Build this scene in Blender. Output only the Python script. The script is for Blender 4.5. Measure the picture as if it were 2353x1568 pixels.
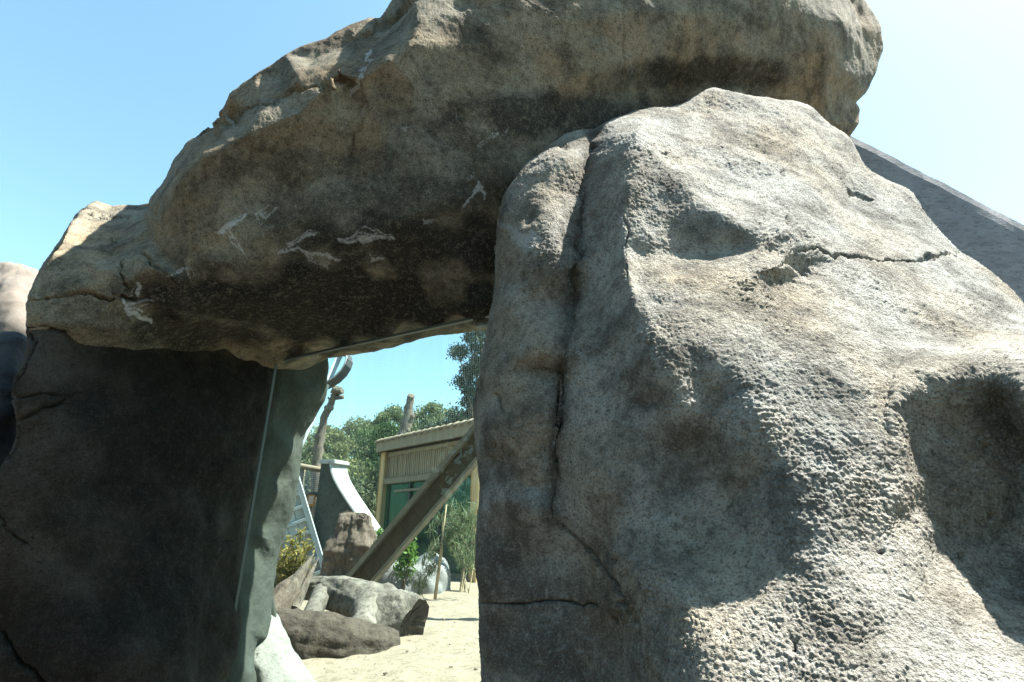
import bpy, bmesh, math, random
import numpy as np
from mathutils import Vector, Matrix
from mathutils.geometry import delaunay_2d_cdt
R = math.radians
random.seed(7); rng = np.random.default_rng(7)
scn = bpy.context.scene
COL = scn.collection
for o in list(bpy.data.objects): bpy.data.objects.remove(o)

# ------------------------------------------------------------------ camera
EYE = 1.6
PITCH = math.atan(0.3695)
CP, SP = math.cos(PITCH), math.sin(PITCH)
cd = bpy.data.cameras.new("camera"); cam = bpy.data.objects.new("camera", cd); COL.objects.link(cam)
cam.location = (0, 0, EYE); cam.rotation_euler = (math.pi/2 + PITCH, 0, 0)
cd.sensor_width = 36; cd.lens = 18; cd.clip_start = .05; cd.clip_end = 2000
scn.camera = cam

# ------------------------------------------------------------------ light
SUN_AZ, SUN_EL = R(86), R(60)          # azimuth clockwise from the view direction
w = bpy.data.worlds.new("World"); scn.world = w; w.use_nodes = True
nt = w.node_tree; bg = nt.nodes["Background"]
sky = nt.nodes.new("ShaderNodeTexSky"); sky.sky_type = 'NISHITA'; sky.sun_disc = False
sky.sun_elevation = SUN_EL; sky.sun_rotation = SUN_AZ
sky.air_density = 1.0; sky.dust_density = .7; sky.ozone_density = 1.0
tint = nt.nodes.new("ShaderNodeMix"); tint.data_type = 'RGBA'; tint.blend_type = 'MULTIPLY'; tint.inputs[0].default_value = 1
tint.inputs[7].default_value = (.95, 1.15, 1.0, 1)       # the photograph's slightly green white balance
nt.links.new(sky.outputs[0], tint.inputs[6]); nt.links.new(tint.outputs[2], bg.inputs[0]); bg.inputs[1].default_value = .10
sl = bpy.data.lights.new("sun", 'SUN'); sun = bpy.data.objects.new("sun", sl); COL.objects.link(sun)
sl.energy = 5.0; sl.angle = R(.5); sl.color = (1, .96, .89)
sd = Vector((math.sin(SUN_AZ)*math.cos(SUN_EL), math.cos(SUN_AZ)*math.cos(SUN_EL), math.sin(SUN_EL)))
sun.rotation_euler = sd.to_track_quat('Z', 'Y').to_euler(); sun.location = (20, 5, 30)
scn.view_settings.view_transform = 'Standard'; scn.view_settings.look = 'None'
scn.view_settings.gamma = 1; scn.view_settings.exposure = 1.92

# ------------------------------------------------------------------ pixel helpers (2353 x 1568 picture units)
F = 1176.5
def at(u, v, Y):
    dx = (u-F)/F; dy = (784-v)/F
    y = CP - dy*SP; z = SP + dy*CP
    t = Y/y
    return Vector((dx*t, Y, z*t + EYE))
def ground_at(u, v, zg=.5):
    dx = (u-F)/F; dy = (784-v)/F
    y = CP - dy*SP; z = SP + dy*CP
    t = (zg-EYE)/z
    return Vector((dx*t, y*t, zg))
def project(p):
    p = np.asarray(p, float)
    x, y, z = p[..., 0], p[..., 1], p[..., 2]-EYE
    f = y*CP + z*SP; up = z*CP - y*SP
    f = np.maximum(f, .05)
    return np.stack([F + F*x/f, 784 - F*up/f], -1)

# ------------------------------------------------------------------ noise
def _hash(ix, iy, iz, s):
    n = (ix*374761393 + iy*668265263 + iz*2147483647 + s*1274126177) & 0xFFFFFFFF
    n = ((n ^ (n >> 13))*1274126177) & 0xFFFFFFFF
    n = ((n ^ (n >> 16))*2246822519) & 0xFFFFFFFF
    return ((n ^ (n >> 15)) & 0xFFFF)/32767.5 - 1
def noise(p, scale, seed=0):
    q = np.asarray(p, float)/scale + 1000.37
    i = np.floor(q).astype(np.int64); f = q - i
    f = f*f*f*(f*(f*6-15)+10)
    out = 0
    for dx in (0, 1):
        wx = f[:, 0] if dx else 1-f[:, 0]
        for dy in (0, 1):
            wy = f[:, 1] if dy else 1-f[:, 1]
            for dz in (0, 1):
                wz = f[:, 2] if dz else 1-f[:, 2]
                out = out + wx*wy*wz*_hash(i[:, 0]+dx, i[:, 1]+dy, i[:, 2]+dz, seed)
    return out
def fbm(p, scale, octs=3, seed=0, gain=.5):
    a, t = 1, 0
    for k in range(octs):
        t = t + a*noise(p, scale/2**k, seed+k*17); a *= gain
    return t

# ------------------------------------------------------------------ objects
def put(o, parent=None):
    COL.objects.link(o)
    if parent is not None: o.parent = parent
    return o
def tag(o, label=None, cat=None, group=None, kind=None):
    if label: o["label"] = label
    if cat: o["category"] = cat
    if group: o["group"] = group
    if kind: o["kind"] = kind
    return o
def thing(name, loc, label, cat, group=None):
    o = bpy.data.objects.new(name, None); o.empty_display_size = .2
    o.location = loc; put(o); return tag(o, label, cat, group)
def np_mesh(name, V, T, smooth=True):
    me = bpy.data.meshes.new(name); V = np.asarray(V, np.float32); T = np.asarray(T, np.int32)
    k = T.shape[1]
    me.vertices.add(len(V)); me.vertices.foreach_set("co", V.ravel())
    me.loops.add(T.size); me.loops.foreach_set("vertex_index", T.ravel())
    me.polygons.add(len(T)); me.polygons.foreach_set("loop_start", np.arange(0, T.size, k, dtype=np.int32))
    me.polygons.foreach_set("use_smooth", np.full(len(T), smooth))
    me.update(calc_edges=True); me.validate(); return me
def obj_np(name, V, T, mat, parent=None, origin=None, smooth=True, attrs=None):
    """world-space vertices; parent thing has translation only"""
    V = np.asarray(V, float)
    if origin is None:
        origin = np.array(parent.location) if parent is not None and parent.parent is None else np.zeros(3)
        if parent is not None and parent.parent is not None: origin = np.array(parent.parent.location)
        base = np.zeros(3)
    else: base = np.asarray(origin, float); origin = base
    me = np_mesh(name, V-origin, T, smooth)
    if attrs:
        for k, a in attrs.items():
            at_ = me.attributes.new(k, 'FLOAT', 'POINT'); at_.data.foreach_set("value", np.asarray(a, np.float32))
    me.materials.append(mat)
    o = bpy.data.objects.new(name, me); o.location = base
    return put(o, parent)

class MB:
    """collects world-space pieces into one mesh"""
    def __init__(s): s.v = []; s.f = []
    def add(s, V, Fs):
        n = len(s.v); s.v += [tuple(p) for p in V]; s.f += [tuple(i+n for i in f) for f in Fs]
    def box(s, c, ex, ey, ez, jit=0, seed=0):
        """centre and three half vectors, with a small chamfer"""
        c, ex, ey, ez = map(Vector, (c, ex, ey, ez))
        bv = min(ex.length, ey.length, ez.length)*.22
        bm = bmesh.new()
        bmesh.ops.create_cube(bm, size=2)
        rr = random.Random(seed)
        M = [ex, ey, ez]
        for v in bm.verts:
            j = Vector((rr.uniform(-jit, jit), rr.uniform(-jit, jit), rr.uniform(-jit, jit)))
            v.co = ex*v.co.x + ey*v.co.y + ez*v.co.z + j
        bmesh.ops.bevel(bm, geom=list(bm.edges), offset=bv, segments=1, affect='EDGES', profile=.5)
        bmesh.ops.recalc_face_normals(bm, faces=bm.faces)
        bm.verts.index_update()
        s.add([c+v.co for v in bm.verts], [[v.index for v in f.verts] for f in bm.faces]); bm.free()
    def beam(s, a, b, wdt, hgt, up=(0, 0, 1), seed=0):
        a, b = Vector(a), Vector(b); d = b-a; L = d.length; d.normalize(); up = Vector(up)
        sx = d.cross(up).normalized(); uz = sx.cross(d).normalized()
        s.box((a+b)/2, d*L/2, sx*wdt/2, uz*hgt/2, seed=seed)
    def tube(s, pts, rad, n=8, rough=0, seed=0, cap=True):
        pts = [Vector(p) for p in pts]; rr = random.Random(seed)
        rad = rad if hasattr(rad, '__len__') else [rad]*len(pts)
        V, Fs = [], []; ref = None
        for i, p in enumerate(pts):
            d = (pts[min(i+1, len(pts)-1)]-pts[max(i-1, 0)]).normalized()
            if ref is None: ref = d.orthogonal().normalized()
            ref = (ref - d*ref.dot(d)).normalized(); b = d.cross(ref)
            for k in range(n):
                a = 2*math.pi*k/n; r = rad[i]*(1+rr.uniform(-rough, rough))
                V.append(p + ref*math.cos(a)*r + b*math.sin(a)*r)
        for i in range(len(pts)-1):
            for k in range(n):
                a, b2 = i*n+k, i*n+(k+1) % n
                Fs.append((a, b2, b2+n, a+n))
        if cap: Fs.append(tuple(range(n))[::-1]); Fs.append(tuple((len(pts)-1)*n+k for k in range(n)))
        s.add(V, Fs)
    def build(s, name, mat, parent=None, smooth=False, loc=None):
        off = Vector((0, 0, 0)); base = Vector((0, 0, 0))
        if parent is not None:
            p = parent
            while p is not None: off += p.location; p = p.parent
        elif loc is not None: off = base = Vector(loc)
        me = bpy.data.meshes.new(name); me.from_pydata([tuple(Vector(v)-off) for v in s.v], [], s.f); me.update()
        if smooth: me.polygons.foreach_set("use_smooth", [True]*len(me.polygons))
        me.materials.append(mat)
        o = bpy.data.objects.new(name, me); o.location = base
        return put(o, parent)

# ------------------------------------------------------------------ materials
def nodes(name):
    m = bpy.data.materials.new(name); m.use_nodes = True
    t = m.node_tree; b = t.nodes["Principled BSDF"]; b.inputs["Specular IOR Level"].default_value = .25
    return m, t, b
def N(t, kind, **kw):
    n = t.nodes.new(kind)
    for k, v in kw.items():
        if hasattr(n, k) and not k.startswith('i_'): setattr(n, k, v)
        else: n.inputs[k[2:].replace('_', ' ')].default_value = v
    return n
def noise_node(t, co, scale, detail=4, rough=.55, dist=0):
    n = t.nodes.new("ShaderNodeTexNoise"); n.inputs["Scale"].default_value = scale
    n.inputs["Detail"].default_value = detail; n.inputs["Roughness"].default_value = rough
    n.inputs["Distortion"].default_value = dist
    t.links.new(co, n.inputs["Vector"]); return n.outputs["Fac"]
def ramp(t, fac, stops):
    r = t.nodes.new("ShaderNodeValToRGB"); e = r.color_ramp.elements
    while len(e) < len(stops): e.new(.5)
    for el, (p, c) in zip(e, stops):
        el.position = p; el.color = (c, c, c, 1) if not hasattr(c, '__len__') else (*c, 1)
    t.links.new(fac, r.inputs[0]); return r.outputs[0]
def mix(t, fac, a, b, mode='MIX'):
    m = t.nodes.new("ShaderNodeMix"); m.data_type = 'RGBA'; m.blend_type = mode; m.clamp_factor = True
    for sock, val in ((m.inputs[0], fac), (m.inputs[6], a), (m.inputs[7], b)):
        if hasattr(val, 'links'): t.links.new(val, sock)
        elif hasattr(val, '__len__'): sock.default_value = (*val, 1)
        else: sock.default_value = val
    return m.outputs[2]
def math_n(t, op, a, b):
    m = t.nodes.new("ShaderNodeMath"); m.operation = op; m.use_clamp = True
    for s, val in zip(m.inputs, (a, b)):
        if hasattr(val, 'links'): t.links.new(val, s)
        else: s.default_value = val
    return m.outputs[0]
def attr(t, name):
    a = t.nodes.new("ShaderNodeAttribute"); a.attribute_name = name; return a.outputs["Fac"]
def bump(t, b, h, strength, dist):
    n = t.nodes.new("ShaderNodeBump"); n.inputs["Strength"].default_value = strength; n.inputs["Distance"].default_value = dist
    t.links.new(h, n.inputs["Height"]); t.links.new(n.outputs[0], b.inputs["Normal"])

def rock_mat(name, base, warm, cool, dark, grain=90, bump_d=.004, contrast=1.0):
    m, t, b = nodes(name)
    co = t.nodes.new("ShaderNodeTexCoord").outputs["Object"]
    big = noise_node(t, co, 1.5, 3, .5); mid = noise_node(t, co, 5, 4, .6); fine = noise_node(t, co, 34, 5, .7)
    gr = noise_node(t, co, grain, 4, .7); spk = noise_node(t, co, 210, 2, .6)
    col = mix(t, ramp(t, big, [(.42, 0), (.66, 1)]), base, warm)
    col = mix(t, ramp(t, noise_node(t, co, 2.6, 3, .6, .4), [(.48, 0), (.70, .75)]), col, cool)
    col = mix(t, attr(t, "warm"), col, [c*.82 for c in warm])
    col = mix(t, ramp(t, mid, [(.34, .62*contrast), (.56, 0)]), col, dark)
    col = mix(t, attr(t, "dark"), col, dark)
    col = mix(t, ramp(t, fine, [(.30, .55*contrast), (.50, 0)]), col, dark)
    col = mix(t, ramp(t, fine, [(.52, 0), (.78, .4)]), col, [min(1, c*1.5) for c in base])
    pit = noise_node(t, co, 62, 2, .5)
    col = mix(t, ramp(t, pit, [(.24, .8), (.33, 0)]), col, [c*.5 for c in dark])
    grit = noise_node(t, co, 150, 3, .7)
    col = mix(t, ramp(t, grit, [(.36, .6*contrast), (.47, 0)]), col, dark)
    col = mix(t, ramp(t, grit, [(.56, 0), (.68, .35)]), col, [min(1, c*1.45) for c in base])
    # streaky pale lime runs
    wn = ramp(t, math_n(t, 'ADD', math_n(t, 'MULTIPLY', attr(t, "white"), .42), math_n(t, 'MULTIPLY', noise_node(t, co, 60, 6, .85), .62)), [(.56, 0), (.72, .6)])
    col = mix(t, wn, col, (.62, .63, .62))
    t.links.new(col, b.inputs["Base Color"]); b.inputs["Roughness"].default_value = .93
    b.inputs["Specular IOR Level"].default_value = .15
    h = math_n(t, 'ADD', math_n(t, 'MULTIPLY', gr, .7), math_n(t, 'MULTIPLY', spk, .3))
    bump(t, b, h, .9, bump_d)
    return m
def plain_mat(name, c1, c2, scale=8, rough=.8, bd=.003, stretch=None, spec=.25, dark=None):
    m, t, b = nodes(name); b.inputs["Specular IOR Level"].default_value = spec
    co = t.nodes.new("ShaderNodeTexCoord").outputs["Object"]
    if stretch:
        mp = t.nodes.new("ShaderNodeMapping"); mp.inputs["Scale"].default_value = stretch
        t.links.new(co, mp.inputs[0]); co = mp.outputs[0]
    n = noise_node(t, co, scale, 5, .65)
    oi = t.nodes.new("ShaderNodeObjectInfo")
    c = mix(t, ramp(t, n, [(.3, 0), (.7, 1)]), c1, c2)
    if dark: c = mix(t, ramp(t, noise_node(t, co, scale*2.7, 4, .7), [(.35, .8), (.5, 0)]), c, dark)
    hs = t.nodes.new("ShaderNodeHueSaturation")
    t.links.new(math_n(t, 'ADD', math_n(t, 'MULTIPLY', oi.outputs["Random"], .3), .82), hs.inputs["Value"])
    t.links.new(c, hs.inputs["Color"])
    t.links.new(hs.outputs[0], b.inputs["Base Color"]); b.inputs["Roughness"].default_value = rough
    bump(t, b, noise_node(t, co, scale*5, 4, .7), .7, bd)
    return m
def leaf_mat(name, c1, c2, trans=.35):
    m, t, b = nodes(name)
    g = t.nodes.new("ShaderNodeNewGeometry")
    col = mix(t, g.outputs["Random Per Island"], c1, c2)
    t.links.new(col, b.inputs["Base Color"]); b.inputs["Roughness"].default_value = .6
    tr = t.nodes.new("ShaderNodeBsdfTranslucent"); t.links.new(col, tr.inputs[0])
    mx = t.nodes.new("ShaderNodeMixShader"); mx.inputs[0].default_value = trans
    out = t.nodes["Material Output"]
    t.links.new(b.outputs[0], mx.inputs[1]); t.links.new(tr.outputs[0], mx.inputs[2]); t.links.new(mx.outputs[0], out.inputs[0])
    return m
def glass_mat(name, tint, dust=.05, refl=1.0):
    m, t, b = nodes(name); out = t.nodes["Material Output"]
    tr = t.nodes.new("ShaderNodeBsdfTransparent"); tr.inputs[0].default_value = (*tint, 1)
    gl = t.nodes.new("ShaderNodeBsdfGlossy"); gl.inputs["Roughness"].default_value = .01
    fr = t.nodes.new("ShaderNodeFresnel"); fr.inputs[0].default_value = 1.45
    m1 = t.nodes.new("ShaderNodeMixShader")
    geo = t.nodes.new("ShaderNodeNewGeometry")     # one reflection per pane: none at the exit face
    t.links.new(math_n(t, 'MULTIPLY', math_n(t, 'MULTIPLY', fr.outputs[0], refl), math_n(t, 'SUBTRACT', 1.0, geo.outputs["Backfacing"])), m1.inputs[0]); t.links.new(tr.outputs[0], m1.inputs[1]); t.links.new(gl.outputs[0], m1.inputs[2])
    df = t.nodes.new("ShaderNodeBsdfDiffuse"); df.inputs[0].default_value = (.42, .56, .49, 1)
    m2 = t.nodes.new("ShaderNodeMixShader")
    co = t.nodes.new("ShaderNodeTexCoord").outputs["Object"]
    mp = t.nodes.new("ShaderNodeMapping"); mp.inputs["Scale"].default_value = (9, 9, 1.1); t.links.new(co, mp.inputs[0])
    t.links.new(math_n(t, 'MULTIPLY', ramp(t, noise_node(t, mp.outputs[0], 2, 5, .7), [(.35, .35), (.7, 1)]), dust), m2.inputs[0])
    t.links.new(m1.outputs[0], m2.inputs[1]); t.links.new(df.outputs[0], m2.inputs[2]); t.links.new(m2.outputs[0], out.inputs[0])
    return m

M = {}
M['rock_lit'] = rock_mat('pale_render_rock', (.47, .468, .425), (.44, .365, .25), (.37, .38, .35), (.105, .098, .082), 120, .03, 1.35)
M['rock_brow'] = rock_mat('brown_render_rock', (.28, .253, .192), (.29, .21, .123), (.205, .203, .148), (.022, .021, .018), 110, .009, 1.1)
M['rock_dark'] = rock_mat('dark_shaded_rock', (.066, .058, .047), (.062, .046, .031), (.048, .046, .040), (.0125, .0105, .0082), 90, .012, 1.0)  # base darkened to stand in for shade on the left pillar
M['rock_foot'] = rock_mat('pale_green_rock', (.27, .275, .25), (.26, .255, .22), (.25, .26, .245), (.16, .16, .145), 40, .012, .8)
M['rock_jamb'] = rock_mat('green_grey_rock', (.07, .08, .07), (.07, .075, .06), (.06, .07, .064), (.04, .044, .04), 60, .005, .6)
M['rock_pale'] = rock_mat('pale_far_rock', (.20, .172, .142), (.20, .16, .125), (.185, .168, .145), (.11, .095, .078), 40, .006, .4)
M['rock_slate'] = rock_mat('blue_grey_rock', (.06, .062, .064), (.06, .058, .055), (.05, .052, .053), (.025, .025, .026), 60, .006)
M['boulder'] = rock_mat('boulder_stone', (.30, .305, .305), (.27, .27, .26), (.25, .26, .27), (.09, .09, .09), 30, .02)
M['concrete'] = plain_mat('grey_concrete', (.21, .21, .218), (.29, .29, .298), 6, .85, .004, (1, 1, 3), dark=(.14, .14, .145))
M['concrete_dark'] = plain_mat('shaded_concrete', (.045, .05, .043), (.08, .085, .075), 5, .85, .004, dark=(.04, .045, .04))  # darkened colour stands in for shade on the buttress face
M['concrete_light'] = plain_mat('sunlit_concrete', (.34, .36, .36), (.44, .45, .44), 5, .8, .003)  # pale tone paints sunlight onto the buttress edge and cap
M['sand'] = plain_mat('sand', (.26, .22, .165), (.335, .287, .22), 5.0, .95, .02, dark=(.185, .155, .113))
M['pebble'] = plain_mat('pebble', (.16, .13, .10), (.26, .22, .17), 30, .9, .002)
M['grass'] = plain_mat('grass_earth', (.06, .08, .03), (.12, .12, .05), 3, .95, .02)
M['paving'] = plain_mat('asphalt', (.07, .07, .068), (.11, .105, .10), 12, .9, .006)
M['wood'] = plain_mat('weathered_timber', (.22, .18, .125), (.31, .26, .19), 5, .75, .004, (1, 1, .12))
M['slat'] = plain_mat('brown_slats', (.24, .185, .12), (.33, .265, .18), 5, .75, .004, (1, 1, .12))
M['wood_new'] = plain_mat('golden_timber', (.48, .33, .16), (.58, .42, .22), 5, .7, .003, (1, 1, .12))
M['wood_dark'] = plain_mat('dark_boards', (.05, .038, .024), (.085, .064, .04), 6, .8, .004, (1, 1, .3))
M['wood_grey'] = plain_mat('grey_boards', (.125, .12, .095), (.19, .18, .145), 6, .8, .004)
M['wood_blue'] = plain_mat('blue_grey_boards', (.33, .40, .42), (.43, .50, .51), 4, .75, .003)
M['bark'] = plain_mat('grey_bark', (.11, .092, .075), (.22, .19, .155), 7, .95, .03, (1, 1, .25), dark=(.06, .05, .04))
M['bark_red'] = plain_mat('brown_bark', (.07, .052, .04), (.19, .155, .125), 9, .95, .03, (1, 1, .3), dark=(.05, .035, .025))
M['log'] = plain_mat('bleached_log', (.11, .10, .085), (.27, .25, .215), 4, .9, .03, dark=(.045, .038, .03))
M['log_dark'] = plain_mat('dark_log', (.055, .045, .036), (.10, .082, .066), 6, .95, .03, dark=(.04, .032, .027))
M['steel'] = plain_mat('grey_steel', (.05, .055, .06), (.08, .086, .092), 5, .5, .001)
M['steel_pale'] = plain_mat('pale_steel', (.42, .44, .46), (.52, .53, .54), 5, .45, .001)
M['orange'] = plain_mat('orange_sign', (.62, .24, .06), (.72, .31, .09), 20, .6, .001)
M['white'] = plain_mat('white_print', (.75, .73, .68), (.8, .78, .74), 20, .6, .001)
M['euc'] = leaf_mat('gum_leaves', (.115, .15, .07), (.24, .275, .15), .3)
M['euc2'] = leaf_mat('olive_gum_leaves', (.105, .135, .045), (.215, .235, .10), .3)
M['pine'] = leaf_mat('pine_needles', (.014, .032, .018), (.036, .064, .034), .15)
M['cypress'] = leaf_mat('cypress_leaves', (.035, .075, .02), (.08, .14, .04), .25)
M['bush'] = leaf_mat('bush_leaves', (.05, .075, .035), (.13, .155, .075), .25)
M['bamboo_leaf'] = leaf_mat('bamboo_leaves', (.06, .10, .045), (.17, .21, .11), .35)
M['yellow_leaf'] = leaf_mat('yellow_green_leaves', (.12, .12, .03), (.34, .28, .08), .35)
M['fern'] = leaf_mat('bright_green_leaves', (.07, .16, .03), (.16, .28, .06), .4)
M['cane'] = plain_mat('bamboo_cane', (.34, .28, .16), (.44, .37, .24), 9, .6, .001)
M['glass'] = glass_mat('window_glass', (.895, .955, .925), .05, 1.0)
M['glass_green'] = glass_mat('green_glass', (.55, .80, .72), .05, 1.0)
M['seal'] = plain_mat('glass_channel', (.055, .072, .065), (.085, .105, .097), 9, .5, .001, spec=.5)
M['net'] = plain_mat('net_wire', (.30, .33, .35), (.36, .39, .41), 5, .5, .001)

# ------------------------------------------------------------------ rocks
def loop_subdiv(V, T, sharp_first=False):
    n = len(V)
    e = np.sort(np.concatenate([T[:, [0, 1]], T[:, [1, 2]], T[:, [2, 0]]]), 1)
    opp = np.concatenate([T[:, 2], T[:, 0], T[:, 1]])
    key = e[:, 0].astype(np.int64)*n + e[:, 1]
    uk, inv = np.unique(key, return_inverse=True)
    a, b = uk//n, uk % n
    m = len(uk); cnt = np.bincount(inv, minlength=m)
    so = np.zeros((m, 3)); np.add.at(so, inv, V[opp])
    mid = (V[a]+V[b])/2
    if sharp_first: E = mid; Vn = V.copy()
    else:
        E = np.where((cnt == 2)[:, None], (V[a]+V[b])*.375 + so*.125, mid)
        deg = np.bincount(np.concatenate([a, b]), minlength=n)
        s = np.zeros((n, 3)); np.add.at(s, a, V[b]); np.add.at(s, b, V[a])
        beta = np.where(deg == 3, 3/16, 3/(8*np.maximum(deg, 1)))
        Vn = V*(1-deg*beta)[:, None] + s*beta[:, None]
    k = len(T); i01, i12, i20 = inv[:k]+n, inv[k:2*k]+n, inv[2*k:]+n
    T2 = np.concatenate([np.stack([T[:, 0], i01, i20], 1), np.stack([T[:, 1], i12, i01], 1), np.stack([T[:, 2], i20, i12], 1), np.stack([i01, i12, i20], 1)])
    return np.concatenate([Vn, E]), T2
def refine(V, T, px, rounds=4):
    """split long edges of the side towards the picture, keeping the mesh closed"""
    for _ in range(rounds):
        n = len(V); uv = project(V)
        e = np.sort(np.concatenate([T[:, [0, 1]], T[:, [1, 2]], T[:, [2, 0]]]), 1)
        key = e[:, 0].astype(np.int64)*n + e[:, 1]
        uk, inv = np.unique(key, return_inverse=True); a, b = uk//n, uk % n
        ln = np.linalg.norm(uv[a]-uv[b], axis=1)
        fn = np.cross(V[T[:, 1]]-V[T[:, 0]], V[T[:, 2]]-V[T[:, 0]]); c = V[T].mean(1)-np.array((0, 0, EYE))
        facing = np.einsum('ij,ij->i', fn, c) < 0; cu = uv[T].mean(1)
        vis = facing & (cu[:, 0] > -60) & (cu[:, 0] < 2420) & (cu[:, 1] > -60) & (cu[:, 1] < 1640)
        ev = np.zeros(len(uk), bool); ev[inv[np.tile(vis, 3)]] = True
        mk = ev & (ln > px)
        if not mk.any(): break
        nid = np.full(len(uk), -1); nid[mk] = n+np.arange(mk.sum())
        V = np.concatenate([V, (V[a[mk]]+V[b[mk]])/2]); k = len(T)
        m = np.stack([nid[inv[:k]], nid[inv[k:2*k]], nid[inv[2*k:]]], 1); cnt = (m >= 0).sum(1)
        out = [T[cnt == 0]]
        t, q = T[cnt == 3], m[cnt == 3]
        out += [np.stack([t[:, 0], q[:, 0], q[:, 2]], 1), np.stack([t[:, 1], q[:, 1], q[:, 0]], 1), np.stack([t[:, 2], q[:, 2], q[:, 1]], 1), q]
        for r in range(3):
            i0, i1, i2 = r, (r+1) % 3, (r+2) % 3
            s1 = (cnt == 1) & (m[:, i0] >= 0); t, q = T[s1], m[s1]
            out += [np.stack([t[:, i0], q[:, i0], t[:, i2]], 1), np.stack([q[:, i0], t[:, i1], t[:, i2]], 1)]
            s2 = (cnt == 2) & (m[:, i2] < 0); t, q = T[s2], m[s2]
            out += [np.stack([t[:, i1], q[:, i1], q[:, i0]], 1), np.stack([t[:, i0], q[:, i0], q[:, i1]], 1), np.stack([t[:, i0], q[:, i1], t[:, i2]], 1)]
        T = np.concatenate(out)
    return V, T
def normals(V, T):
    fn = np.cross(V[T[:, 1]]-V[T[:, 0]], V[T[:, 2]]-V[T[:, 0]])
    n = np.zeros_like(V)
    for k in range(3): np.add.at(n, T[:, k], fn)
    return n/np.maximum(np.linalg.norm(n, axis=1), 1e-12)[:, None]
def poly_dist(uv, pts, reach=70):
    """distance to a polyline and the running fraction along it (only near the line)"""
    best = np.full(len(uv), 1e9); frac = np.zeros(len(uv)); P = np.array(pts, float)
    lo, hi = P[:, :2].min(0)-reach, P[:, :2].max(0)+reach
    sel = np.where((uv[:, 0] > lo[0]) & (uv[:, 0] < hi[0]) & (uv[:, 1] > lo[1]) & (uv[:, 1] < hi[1]))[0]
    q = uv[sel]; bs = np.full(len(q), 1e9); fr = np.zeros(len(q))
    L = np.r_[0, np.cumsum(np.linalg.norm(np.diff(P[:, :2], axis=0), axis=1))]
    for i in range(len(P)-1):
        a, b = P[i, :2], P[i+1, :2]; d = b-a; l2 = max(d@d, 1e-9)
        t = np.clip(((q-a)@d)/l2, 0, 1)
        ds = np.linalg.norm(q-(a+t[:, None]*d), axis=1)
        k = ds < bs; bs[k] = ds[k]; fr[k] = (L[i]+t[k]*(L[i+1]-L[i]))/L[-1]
    best[sel] = bs; frac[sel] = fr
    return best, frac
def in_poly(p, poly):
    x, y = p; c = False; n = len(poly)
    for i in range(n):
        x1, y1 = poly[i]; x2, y2 = poly[i-1]
        if (y1 > y) != (y2 > y) and x < (x2-x1)*(y-y1)/(y2-y1)+x1: c = not c
    return c

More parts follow.
